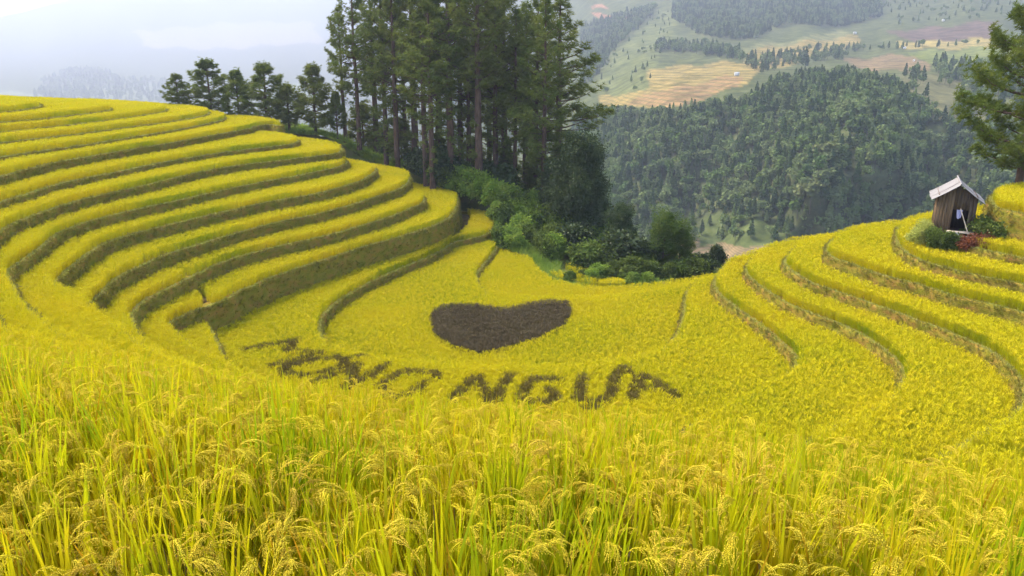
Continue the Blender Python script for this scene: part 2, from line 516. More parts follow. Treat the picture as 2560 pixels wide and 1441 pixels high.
XX, YY = np.meshgrid(gx, gy)
LEV = np.full(XX.shape, -999.0)
for k, c in CONT.items():
    m = fill(c['poly'])
    LEV[m] = np.maximum(LEV[m], c['z'])
OUT = LEV < -900
HZ = hill_z(XX[::8, ::8], YY[::8, ::8])
iy = np.clip(np.arange(len(gy)) / 8, 0, HZ.shape[0] - 1.001)
ix = np.clip(np.arange(len(gx)) / 8, 0, HZ.shape[1] - 1.001)
y0, x0 = iy.astype(int), ix.astype(int)
fy, fx = (iy - y0)[:, None], (ix - x0)[None]
HZF = HZ[y0][:, x0] * (1 - fy) * (1 - fx) + HZ[y0 + 1][:, x0] * fy * (1 - fx) + HZ[y0][:, x0 + 1] * (1 - fy) * fx + HZ[y0 + 1][:, x0 + 1] * fy * fx
GROUND = np.where(OUT, HZF, LEV)


def look(a, x, y):
    i = np.clip(((np.asarray(y) - GY0) / GR).astype(int), 0, len(gy) - 1)
    j = np.clip(((np.asarray(x) - GX0) / GR).astype(int), 0, len(gx) - 1)
    return a[i, j]


def ground(x, y):
    return float(look(GROUND, x, y))


# ------------------------------------------------------------------ near terrain: ground sheet behind the banks
mn = GROUND.copy()
for ax in (0, 1):
    acc = mn.copy()
    for s in (1, 2, 3, 4):
        acc = np.minimum(acc, np.roll(mn, s, ax))
        acc = np.minimum(acc, np.roll(mn, -s, ax))
    mn = acc
st = 3
tz = mn[::st, ::st] - .04
tx, ty = np.meshgrid(gx[::st], gy[::st])
ny, nx = tz.shape
idx = np.arange(ny * nx).reshape(ny, nx)
F = np.stack([idx[:-1, :-1], idx[:-1, 1:], idx[1:, 1:], idx[1:, :-1]], -1).reshape(-1, 4)
outm = OUT[::st, ::st]
fm = outm[:-1, :-1].ravel().astype(int)
terrain = obj('terraced_ground', fast_mesh('terraced_ground', np.stack([tx, ty, tz], -1), F, (M['soil'], M['hill']), fm))
tag(terrain, 'dark soil of the terraced hillside under the rice', kind='structure')

# ------------------------------------------------------------------ banks: bund, grassy lip and earth face of every terrace
lip_pts = []
BANKS = {}


def vnoise(p, f, seed=0):
    r = np.random.default_rng(seed)
    s = np.zeros(p.shape[:-1])
    for _ in range(5):
        d = r.normal(size=p.shape[-1]) * f
        s += np.sin(p @ d + r.uniform(0, 7))
    return s / 5


LABELS = {}
order_left = 'abcdefghijklm'
ordinal = ['topmost', 'second', 'third', 'fourth', 'fifth', 'sixth', 'seventh', 'eighth', 'ninth', 'tenth', 'eleventh', 'twelfth', 'thirteenth']
for n_, k in enumerate(order_left):
    LABELS[k] = f'{ordinal[n_]} grassy earth bank counted from the crest of the left hillside'
LABELS['m'] = 'tallest grassy earth bank at the foot of the left hillside'
LABELS['m2'] = 'short earth bank ending in a corner below the tallest left bank'
LABELS['n'] = 'curving earth bank that wraps the field with the dark heart'
for n_, (k, t) in enumerate((('Ra', 'lowest'), ('Rb', 'second'), ('Rc', 'third'), ('Rd', 'fourth'), ('Re', 'fifth'), ('Rf', 'sixth'))):
    LABELS[k] = f'{t} curved earth bank counted upwards on the right hillside' if n_ else 'lowest curved earth bank of the right hillside, nearest the heart'
LABELS['Rf'] = 'grassy bank running right from the foot of the wooden hut'
LABELS['Rg'] = 'tall overgrown earth bank to the right of the wooden hut'
LABELS['B'] = 'short leaning earth bank above and left of the dark heart'
tuft_pts, weed_pts = {}, {}
for k, c in CONT.items():
    ln = resample(c['line'], .1)
    lip_pts.append(ln)
    if k[0] == 'q' or k == 'O':
        continue
    st_ = resample(c['line'], .55)
    px, py, dep = project(np.c_[st_, np.full(len(st_), c['z'])])
    ok = (dep > 3) & (px > -500) & (px < 3060)
    if not ok.any():
        continue
    i0, i1 = np.where(ok)[0][[0, -1]]
    st_ = st_[max(0, i0 - 1):i1 + 2]
    t = np.gradient(st_, axis=0)
    t /= np.linalg.norm(t, axis=1)[:, None]
    nrm = np.stack([-t[:, 1], t[:, 0]], -1)
    a = look(GROUND, *(st_ + nrm * .9).T)
    b = look(GROUND, *(st_ - nrm * .9).T)
    if np.median(a) > np.median(b):
        nrm = -nrm
    low = look(GROUND, *(st_ + nrm * 1.0).T)
    h = np.clip(c['z'] - low, .15, 4.5)
    hs = h.copy()
    for _ in range(3):
        hs[1:-1] = (hs[:-2] + hs[1:-1] + hs[2:]) / 3
    h = np.maximum(hs, .15)
    wob = (vnoise(st_, .5, 3) * .22 + vnoise(st_, 2.0, 5) * .09)
    top = BUND + vnoise(st_, 1.3, 9) * .04
    prof = [(-1.35, -.02, 0), (-.42, 0.0, .2), (-.32, .75, .5), (-.10, 1.0, .7), (.02, .8, 1), (.07, -.10, 1), (.12, -.35, 1.2), (.17, -.62, 1.2), (.22, -.85, 1), (.30, -1.0, .6), (.36, -1.15, .3)]
    rows = []
    for u, w, wb_ in prof:
        if w >= -.02:
            zz = c['z'] + top * w
        else:
            zz = c['z'] + w * h - (.08 if w < -1 else 0)
        nz = vnoise(np.c_[st_ * 1.0, np.full(len(st_), w * 4)], 1.7, 21) * .20 * (w < -.05)
        u2 = u if u < .02 else .02 + (u - .02) * (.6 + .5 * h)
        off = (u2 + wob * wb_ + nz)[:, None]
        q = st_ + nrm * off
        rows.append(np.c_[q, np.broadcast_to(zz, (len(st_),))])
    V = np.stack(rows, 1)
    S, P = V.shape[:2]
    ii = np.arange(S * P).reshape(S, P)
    F = np.stack([ii[:-1, :-1], ii[1:, :-1], ii[1:, 1:], ii[:-1, 1:]], -1).reshape(-1, 4)
    o = obj('terrace_bank', fast_mesh('terrace_bank', V, F, (M['bank'],), smooth=True))
    tag(o, LABELS[k], 'bank', 'earth banks of the rice terraces')
    BANKS[k] = o
    # grass on the lip and weeds on the face
    sub = np.linspace(0, S - 1, int(S * .55 / .10))
    fi = np.clip(sub.astype(int), 0, S - 2)
    fr = (sub - fi)[:, None]
    lipv = V[fi, 3] * (1 - fr) + V[fi + 1, 3] * fr
    jit = rng.uniform(-.16, .12, len(lipv))[:, None]
    n2 = nrm[fi]
    lp = lipv + np.c_[n2 * jit, np.full(len(lipv), -.03)]
    tuft_pts[k] = lp
    nw = int(S * .55 * 24 * min(1.8, np.mean(h)))
    si = rng.uniform(0, S - 1.01, nw)
    pi = 4.0 + 4.8 * rng.uniform(0, 1, nw) ** 1.35
    s0, p0 = si.astype(int), pi.astype(int)
    fs, fp = (si - s0)[:, None], (pi - p0)[:, None]
    weed_pts[k] = V[s0, p0] * (1 - fs) * (1 - fp) + V[s0 + 1, p0] * fs * (1 - fp) + V[s0, p0 + 1] * (1 - fs) * fp + V[s0 + 1, p0 + 1] * fs * fp

LIPS = np.concatenate(lip_pts)
kd = kdtree.KDTree(len(LIPS))
for i_, q in enumerate(LIPS):
    kd.insert((q[0], q[1], 0), i_)
kd.balance()


# ------------------------------------------------------------------ scattering (crop, grass: what nobody could count)
PROTO = {}


def proto_collection(name, meshes):
    c = bpy.data.collections.new(name)
    for i_, me in enumerate(meshes):
        o = bpy.data.objects.new(f'{name}_{i_:02d}', me)
        c.objects.link(o)
    PROTO[name] = (c, len(meshes))


def scatter(name, pts, proto, scl=(.85, 1.15), tilt=.10, parent=None):
    coll, n = PROTO[proto]
    pts = np.asarray(pts, np.float32)
    me = bpy.data.meshes.new(name)
    me.vertices.add(len(pts))
    me.vertices.foreach_set('co', pts.ravel())
    rot = np.stack([rng.normal(0, tilt, len(pts)), rng.normal(0, tilt, len(pts)), rng.uniform(0, 6.283, len(pts))], -1).astype(np.float32)
    a = me.attributes.new('rot', 'FLOAT_VECTOR', 'POINT')
    a.data.foreach_set('vector', rot.ravel())
    a = me.attributes.new('scl', 'FLOAT', 'POINT')
    a.data.foreach_set('value', rng.uniform(scl[0], scl[1], len(pts)).astype(np.float32))
    a = me.attributes.new('pick', 'INT', 'POINT')
    a.data.foreach_set('value', rng.integers(0, n, len(pts)).astype(np.int32))
    o = obj(name, me, parent)
    ng = bpy.data.node_groups.new(name, 'GeometryNodeTree')
    ng.interface.new_socket('Geometry', in_out='INPUT', socket_type='NodeSocketGeometry')
    ng.interface.new_socket('Geometry', in_out='OUTPUT', socket_type='NodeSocketGeometry')
    gi, go = ng.nodes.new('NodeGroupInput'), ng.nodes.new('NodeGroupOutput')
    iop = ng.nodes.new('GeometryNodeInstanceOnPoints')
    ci = ng.nodes.new('GeometryNodeCollectionInfo')
    ci.inputs['Collection'].default_value = coll
    ci.inputs['Separate Children'].default_value = True
    ci.inputs['Reset Children'].default_value = True

    def attr(nm, ty):
        q = ng.nodes.new('GeometryNodeInputNamedAttribute')
        q.data_type = ty
        q.inputs['Name'].default_value = nm
        return q.outputs[0]
    e2r = ng.nodes.new('FunctionNodeEulerToRotation')
    ng.links.new(attr('rot', 'FLOAT_VECTOR'), e2r.inputs[0])
    ng.links.new(gi.outputs[0], iop.inputs['Points'])
    ng.links.new(ci.outputs[0], iop.inputs['Instance'])
    iop.inputs['Pick Instance'].default_value = True
    ng.links.new(attr('pick', 'INT'), iop.inputs['Instance Index'])
    ng.links.new(e2r.outputs[0], iop.inputs['Rotation'])
    ng.links.new(attr('scl', 'FLOAT'), iop.inputs['Scale'])
    ng.links.new(iop.outputs[0], go.inputs[0])
    mod = o.modifiers.new('scatter', 'NODES')
    mod.node_group = ng
    return o


def realise(name, pts, proto, scl=(.9, 1.1), tilt=.10, parent=None):
    """the same planting as one real mesh"""
    coll, n = PROTO[proto]
    src = []
    for o_ in coll.objects:
        me = o_.data
        v = np.empty(len(me.vertices) * 3, np.float32)
        me.vertices.foreach_get('co', v)
        f = np.empty(len(me.polygons) * 3, np.int32)
        me.loops.foreach_get('vertex_index', f)
        mi = np.empty(len(me.polygons), np.int32)
        me.polygons.foreach_get('material_index', mi)
        src.append((v.reshape(-1, 3), f.reshape(-1, 3), mi))
        mats = list(me.materials)
    V, Fc, Mi, k = [], [], [], 0
    for q in pts:
        v, f, mi = src[rng.integers(0, n)]
        a = rng.uniform(0, 6.283)
        m = np.array(Matrix.Rotation(a, 3, 'Z') @ Matrix.Rotation(rng.normal(0, tilt), 3, 'X'))
        V.append((v @ m.T) * rng.uniform(*scl) + q)
        Fc.append(f + k)
        Mi.append(mi)
        k += len(v)
    return obj(name, fast_mesh(name, np.concatenate(V), np.concatenate(Fc), mats, np.concatenate(Mi)), parent)


def blade(mb, base, az, lean, length, width, droop, segs=4, mi=0, tw=0.0):
    """a tapered leaf that leans out and bends over"""
    pts = []
    p = np.array(base, float)
    ang = lean
    d = length / segs
    out = np.array([math.cos(az), math.sin(az), 0])
    for s in range(segs + 1):
        pts.append(p.copy())
        p = p + d * (out * math.sin(ang) + np.array([0, 0, 1]) * math.cos(ang))
        ang += droop / segs * (.4 + 1.2 * s / segs)
    pts = np.array(pts)
    side = np.array([-math.sin(az + tw), math.cos(az + tw), 0])
    w = width * np.array([.55, .95, 1.0, .75, .45, .25][:segs] + [0.02])
    a = pts - side * w[:, None] / 2
    b = pts + side * w[:, None] / 2
    v = np.concatenate([a, b])
    k = segs + 1
    i = np.arange(segs)
    mb.add(v, np.stack([i, i + k, i + 1 + k, i + 1], -1), mi)
    return pts


def far_clump(seed, dark=False, h=.88):
    r = random.Random(seed)
    mb = MB()
    for _ in range(30):
        az = r.uniform(0, 6.283)
        rr = r.uniform(0, .17)
        blade(mb, (rr * math.cos(az), rr * math.sin(az), 0), az + r.uniform(-.6, .6), r.uniform(.02, .26), h * r.uniform(.70, 1.05), r.uniform(.010, .018), r.uniform(.1, .8), 2, 0, r.uniform(-1, 1))
    for _ in range(20):
        az = r.uniform(0, 6.283)
        rr = r.uniform(.01, .18)
        z0 = h * r.uniform(.70, .92)
        blade(mb, (rr * math.cos(az), rr * math.sin(az), z0), az, r.uniform(.2, .7), .20 * r.uniform(.8, 1.2), r.uniform(.016, .028), r.uniform(1.2, 2.2), 3, 1, r.uniform(-1, 1))
    mats = (M['dark_blade'], M['dark_grain']) if dark == 1 else (M['letter_blade'], M['letter_grain']) if dark == 2 else (M['rice_blade'], M['rice_grain'])
    return mb.mesh('rice_clump', mats)


GRAIN_V = np.array([[0, 0, 0], [.35, .5, .2], [.35, -.5, .2], [.4, 0, -.4], [1, 0, 0]])
GRAIN_F = np.array([[0, 1, 2], [0, 3, 1], [0, 2, 3], [4, 2, 1], [4, 1, 3], [4, 3, 2]])


def near_clump(seed):
    r = random.Random(seed)
    mb = MB()
    for _ in range(r.randint(12, 16)):
        az = r.uniform(0, 6.283)
        rr = r.uniform(0, .07)
        gold = 2 if r.random() < .12 else 0
        tall = r.random() < .6
        z0 = .22 if tall else .05
        blade(mb, (rr * math.cos(az), rr * math.sin(az), z0), az + r.uniform(-.5, .5), r.uniform(.02, .34 if not tall else .22), r.uniform(.42, .62) if not tall else r.uniform(.52, .78), r.uniform(.012, .021), r.uniform(.1, .8 if not tall else .35), 5, gold, r.uniform(-1.2, 1.2))
    for _ in range(6):
        az = r.uniform(0, 6.283)
        blade(mb, (.03 * math.cos(az), .03 * math.sin(az), .0), az, r.uniform(.02, .25), r.uniform(.35, .6), .009, r.uniform(.1, .6), 4, 3 if r.random() < .5 else 0, r.uniform(-1, 1))
    for _ in range(r.randint(5, 7)):                  # bowed heads heavy with grain
        az = r.uniform(0, 6.283)
        rr = r.uniform(.0, .06)
        base = np.array((rr * math.cos(az), rr * math.sin(az), 0.))
        stem_l = r.uniform(.52, .78)
        lean = r.uniform(.03, .22)
        out = np.array((math.cos(az), math.sin(az), 0))
        top = base + stem_l * (out * math.sin(lean) + np.array((0, 0, 1)) * math.cos(lean))
        mb.tube([base, (base + top) / 2, top], [.004, .0035, .003], 3, 0, False)
        pts = [top]
        ang = lean + .2
        L_ = r.uniform(.14, .20)
        bend = r.uniform(1.5, 2.5)
        for s in range(7):
            pts.append(pts[-1] + L_ / 7 * (out * math.sin(ang) + np.array((0, 0, 1)) * math.cos(ang)))
            ang += bend / 7
        pts = np.array(pts)
        mb.tube(pts, np.linspace(.0028, .0014, 8), 3, 1, False)
        for s in range(1, 8):
            for sgn in (-1, 1):
                if r.random() < .10:
                    continue
                side = np.array((-out[1], out[0], 0)) * sgn
                bl = L_ * (.46 - .03 * s) * r.uniform(.8, 1.15)
                dirn = (pts[min(7, s + 1)] - pts[s - 1])
                dirn = dirn / np.linalg.norm(dirn)
                q = pts[s].copy()
                dd = dirn * .9 + side * r.uniform(.08, .30)
                ng_ = max(4, int(bl / .0080))
                for g in range(ng_):
                    dd = dd + np.array((0, 0, -.13))
                    dd /= np.linalg.norm(dd)
                    q = q + dd * bl / ng_
                    ax = dd + np.array((r.uniform(-.4, .4), r.uniform(-.4, .4), r.uniform(-.3, .2)))
                    ax /= np.linalg.norm(ax)
                    up = np.cross(ax, (r.uniform(-1, 1), r.uniform(-1, 1), .3))
                    up /= np.linalg.norm(up) + 1e-6
                    w_ = np.cross(ax, up)
                    v = q + (GRAIN_V[:, :1] * ax * .0125 + GRAIN_V[:, 1:2] * w_ * .0062 + GRAIN_V[:, 2:] * up * .0062)
                    mb.add(v, GRAIN_F, 1)
    return mb.mesh('rice_plant', (M['near_blade'], M['near_grain'], M['near_blade_gold'], M['straw']))


def tuft(seed, n, h, w, mat, spread=.06, droop=1.2):
    r = random.Random(seed)
    mb = MB()
    for _ in range(n):
        az = r.uniform(0, 6.283)
        rr = r.uniform(0, spread)
        blade(mb, (rr * math.cos(az), rr * math.sin(az), 0), az, r.uniform(.1, .7), h * r.uniform(.5, 1.1), w * r.uniform(.7, 1.2), r.uniform(.2, droop), 3, 0, r.uniform(-1, 1))
    return mb.mesh('tuft', (mat,))


proto_collection('rice_far', [far_clump(s) for s in range(6)])
proto_collection('rice_dark', [far_clump(s, 1, .80) for s in range(20, 24)])
proto_collection('rice_letter', [far_clump(s, 2, .80) for s in range(30, 34)])
proto_collection('rice_near', [near_clump(s) for s in range(8)])
proto_collection('lip_grass', [tuft(s, 16, .12, .024, M['bank_grass'], .10) for s in range(4)])
proto_collection('weed', [tuft(s + 9, 10, .16 + .05 * s, .028, M['bank_weed'], .10, 2.4) for s in range(4)])
proto_collection('slope_grass', [tuft(s + 19, 26, .85, .035, M['leaf_light'], .25, 1.6) for s in range(3)])


def pip(poly, x, y):
    p = np.asarray(poly, float)
    q = np.roll(p, -1, 0)
    ins = np.zeros(np.shape(x), bool)
    for a, b in zip(p, q):
        if a[1] == b[1]:
            continue
        c = (a[1] <= y) != (b[1] <= y)
        ins ^= c & (x < a[0] + (y - a[1]) / (b[1] - a[1]) * (b[0] - a[0]))
    return ins


# the dark heart and the writing, planted on the crop's level
HEART = [(1076, 806), (1077, 785), (1090, 771), (1120, 763), (1170, 760), (1210, 764), (1244, 770), (1268, 772), (1291, 768), (1328, 758), (1378, 751), (1412, 752), (1429, 764), (1430, 782), (1423, 799), (1398, 822), (1352, 842), (1311, 855), (1255, 872), (1214, 882), (1197, 884), (1180, 880), (1120, 862), (1085, 836)]
heart_poly = chaikin(un(*np.array(HEART + HEART[:1]).T, -24.0 + RICE)[:, :2], 2)
LET_Z = LZ['n'] + RICE
LETTERS = [
    ('letter M', 'dark rice letter M at the left end of the writing', [('body', [[(616, 873), (715, 855), (733, 850)], [(733, 850), (724, 877)], [(724, 877), (765, 880), (800, 883)], [(800, 883), (740, 898), (682, 912)]], .47)]),
    ('letter O', 'dark rice letter O with an acute accent after the M', [('body', [[(707, 921), (722, 934), (765, 940), (815, 930), (858, 910), (862, 900), (838, 893), (790, 899), (735, 910), (707, 921)]], .47), ('accent', [[(872, 896), (927, 884)]], .36)]),
    ('letter N', 'dark rice letter N leaning between the O and the first G', [('body', [[(790, 952), (850, 932), (890, 913)], [(888, 912), (874, 967)], [(868, 970), (915, 945), (962, 912)]], .47)]),
    ('letter G', 'dark rice letter G ending the first word', [('body', [[(1094, 940), (1092, 931), (1061, 931), (1019, 928), (986, 939), (958, 960), (957, 983), (983, 994), (1021, 985), (1049, 968), (1063, 956)]], .47)]),
    ('letter N', 'dark rice letter N beginning the second word', [('body', [[(1130, 1000), (1160, 966), (1184, 942)], [(1194, 941), (1214, 980), (1228, 1004)], [(1236, 1004), (1256, 966), (1272, 937)]], .47)]),
    ('letter G', 'dark rice letter G in the middle of the second word', [('body', [[(1396, 950), (1362, 946), (1332, 948), (1314, 966), (1302, 994), (1330, 1004), (1374, 1002), (1392, 988), (1376, 976)]], .47)]),
    ('letter U', 'dark rice letter U with a hooked horn and a dot below', [('body', [[(1460, 941), (1448, 975), (1445, 994), (1462, 1001), (1490, 1004), (1512, 1001), (1524, 990), (1536, 942)]], .47), ('horn', [[(1540, 936), (1550, 921), (1563, 916), (1573, 931)]], .36), ('dot', [[(1474, 1020), (1488, 1021)]], .47)]),
    ('letter A', 'dark rice letter A at the right end of the writing', [('body', [[(1581, 998), (1590, 966), (1598, 940)], [(1600, 939), (1637, 949), (1662, 970), (1684, 988)], [(1592, 974), (1618, 970), (1644, 972)]], .47)]),
]

def hit_land(px, py, off=0.0, d0=30.0, d1=210.0):
    """first place along a line of sight where the near land lies"""
    v = ray(px, py)
    v = v / math.hypot(v[0], v[1])
    d = np.arange(d0, d1, .3)
    p = v[None] * d[:, None]
    gz = look(GROUND, p[:, 0], p[:, 1])
    i = np.nonzero(p[:, 2] <= gz + off)[0]
    return np.array((p[i[0], 0], p[i[0], 1], gz[i[0]])) if len(i) else None


# rice plants: jittered rows over every terrace in view
def jitter_grid(x0_, x1_, y0_, y1_, s):
    X, Y = np.meshgrid(np.arange(x0_, x1_, s), np.arange(y0_, y1_, s))
    X = X.ravel() + rng.uniform(-.42, .42, X.size) * s
    Y = Y.ravel() + rng.uniform(-.42, .42, Y.size) * s
    return np.stack([X, Y], -1)


def keep_view(P, m=170):
    px, py, dep = project(P)
    return (dep > .8) & (px > -m) & (px < 2560 + m) & (py > -80) & (py < 1760)


def rice_points(P2, clear):
    lev = look(LEV, P2[:, 0], P2[:, 1])
    P = np.c_[P2, lev]
    ok = (lev > -900) & keep_view(P)
    P = P[ok]
    d = np.array([kd.find((q[0], q[1], 0))[2] for q in P])
    return P[d > clear]


d_near = 18.0
P = jitter_grid(-20, 19, .6, 19, .185)
P = P[np.hypot(P[:, 0], P[:, 1]) < d_near]
P = P[np.hypot(P[:, 0], P[:, 1]) > 1.15]
near_pts = rice_points(P, .06)
P = jitter_grid(-75, 75, 4, 62, .265)
P = P[np.hypot(P[:, 0], P[:, 1]) >= d_near]
mid1 = rice_points(P, .30)
P = jitter_grid(-90, 75, 62, 160, .31)
mid2 = rice_points(P, .32)
far_pts = np.concatenate([mid1, mid2])
# no rice on the overgrown end between the two lowest terraces, nor round the hut
ppx, ppy, _ = project(far_pts + (0, 0, .4))
skip = pip([(1120, 560), (1150, 500), (1180, 545), (1168, 570), (1150, 588), (1130, 600)], ppx, ppy) & (np.abs(far_pts[:, 2] - LZ['n']) < .1)
hut_xy = un(2385, 592, RZ['Rf'])[:2]
skip |= (np.hypot(far_pts[:, 0] - hut_xy[0], far_pts[:, 1] - hut_xy[1]) < 4.3) & (far_pts[:, 2] > RZ['Rf'] - .2) & (far_pts[:, 2] < RZ['Rf'] + .2)
far_pts = far_pts[~skip]
xy = far_pts[:, :2]
in_heart = pip(heart_poly, xy[:, 0], xy[:, 1]) & (np.abs(far_pts[:, 2] + 24) < .1)
taken = in_heart.copy()


def seg_dist(xy_, line_):
    d = np.full(len(xy_), 1e9)
    for a, b in zip(line_[:-1], line_[1:]):
        ab = b - a
        t = np.clip(((xy_ - a) @ ab) / (ab @ ab + 1e-9), 0, 1)
        d = np.minimum(d, np.linalg.norm(xy_ - (a + t[:, None] * ab), axis=1))
    return d


on_field = np.abs(far_pts[:, 2] - LZ['n']) < .1
letter_parts = []
for nm, lab, parts in LETTERS:
    for pn, strokes, w in parts:
        m = np.zeros(len(xy), bool)
        for s in strokes:
            l2 = un(*np.array(s, float).T, LET_Z)[:, :2]
            m |= seg_dist(xy, l2) < w * (1 + .25 * vnoise(xy, 1.2, 31))
        m &= on_field & ~taken & (rng.uniform(0, 1, len(xy)) < .93)
        taken |= m
        letter_parts.append((nm, lab, pn, far_pts[m]))

hp = far_pts[in_heart]
hp2 = jitter_grid(heart_poly[:, 0].min(), heart_poly[:, 0].max(), heart_poly[:, 1].min(), heart_poly[:, 1].max(), .30)
hp2 = hp2[pip(heart_poly, hp2[:, 0], hp2[:, 1])]
o = realise('heart_planting', np.c_[hp2, np.full(len(hp2), -24.0)], 'rice_dark', (1.0, 1.35))
tag(o, 'large heart shape of dark purple-brown rice in the yellow field', 'crop heart')
body = None
for nm, lab, pn, pts in letter_parts:
    if pn == 'body':
        body = realise('crop_letter', pts, 'rice_letter', (.95, 1.15))
        tag(body, lab, 'crop letter', 'letters of dark rice written across the yellow field')
    else:
        realise({'accent': 'accent_mark', 'horn': 'letter_horn', 'dot': 'dot_below'}[pn], pts, 'rice_letter', (.95, 1.15), parent=body)
rp = far_pts[~taken]
lump = []
for poly in ([(1375, 683), (1400, 682), (1425, 695), (1450, 709), (1385, 697)], [(1412, 664), (1445, 658), (1475, 678), (1500, 708), (1500, 716), (1450, 708)], [(1500, 705), (1530, 700), (1560, 706), (1560, 714), (1500, 716)]):
    pa = np.array(poly, float)
    for _ in range(420):
        q_ = rng.uniform(pa.min(0), pa.max(0))
        if pip(pa, q_[:1], q_[1:])[0]:
            w_ = hit_land(q_[0], q_[1] + 8)
            if w_ is not None:
                lump.append(w_)
tag(scatter('rice_crop', np.array(lump), 'rice_far', (.7, .95)), 'small olive-yellow rice patches at the back lip of the bowl', 'rice', kind='stuff')
is_r = (rp[:, 0] > 12) & (rp[:, 2] > RZ['Ra'] - .1) & (rp[:, 1] > 28)
is_basin = rp[:, 2] < LZ['n'] + .1
is_l = ~is_r & ~is_basin
for nm, m, lab in (('left_rice', is_l, 'ripe yellow rice standing on the stepped terraces of the left hillside'),
                   ('basin_rice', is_basin, 'yellow-green rice filling the bowl around the dark heart and writing'),
                   ('right_rice', is_r, 'golden rice on the curved terraces of the right hillside')):
    o = scatter('rice_crop', rp[m], 'rice_far', (.90, 1.12))
    tag(o, lab, 'rice', kind='stuff')
o = scatter('rice_crop', near_pts, 'rice_near', (.92, 1.14), tilt=.09)
tag(o, 'tall ripe rice plants with bowed grain heads in the foreground', 'rice', kind='stuff')
for k, b in BANKS.items():
    p = tuft_pts[k]
    p = p[keep_view(p)]
    if len(p):
        tag(scatter('lip_grass', p, 'lip_grass', (.7, 1.3), .2, b), kind='stuff')
    p = weed_pts[k]
    p = p[keep_view(p)]
    if len(p):
        tag(scatter('bank_weeds', p, 'weed', (.6, 1.5), .5, b), kind='stuff')
print('rice', len(near_pts), len(far_pts), 'lip', sum(map(len, tuft_pts.values())), sum(map(len, weed_pts.values())))


# ------------------------------------------------------------------ trees
hit = hit_land


def needle_tuft(seed, n=18, L=.34, w=.045):
    r = np.random.default_rng(seed)
    d = r.normal(size=(n, 3))
    d[:, 2] = np.abs(d[:, 2]) * .8 + .05
    d /= np.linalg.norm(d, axis=1)[:, None]
    s = np.cross(d, r.normal(size=(n, 3)))
    s /= np.linalg.norm(s, axis=1)[:, None]
    ln = L * r.uniform(.6, 1.1, (n, 1))
    base = d * .03
    v = np.stack([base - s * w / 2, base + s * w / 2, d * ln], 1).reshape(-1, 3)
    return v, np.arange(3 * n).reshape(n, 3)


TUFTS = [needle_tuft(s) for s in range(5)]


def place_tufts(P, dirs, size, r, tufts):
    V, Fc, k = [], [], 0
    for p, d, s in zip(P, dirs, size):
        v, f = tufts[r.integers(0, len(tufts))]
        z = d / (np.linalg.norm(d) + 1e-9)
        x = np.cross(z, r.normal(size=3))
        x /= np.linalg.norm(x) + 1e-9
        y = np.cross(z, x)
        V.append(v @ np.stack([x, y, z]) * s + p)
        Fc.append(f + k)
        k += len(v)
    return np.concatenate(V), np.concatenate(Fc)


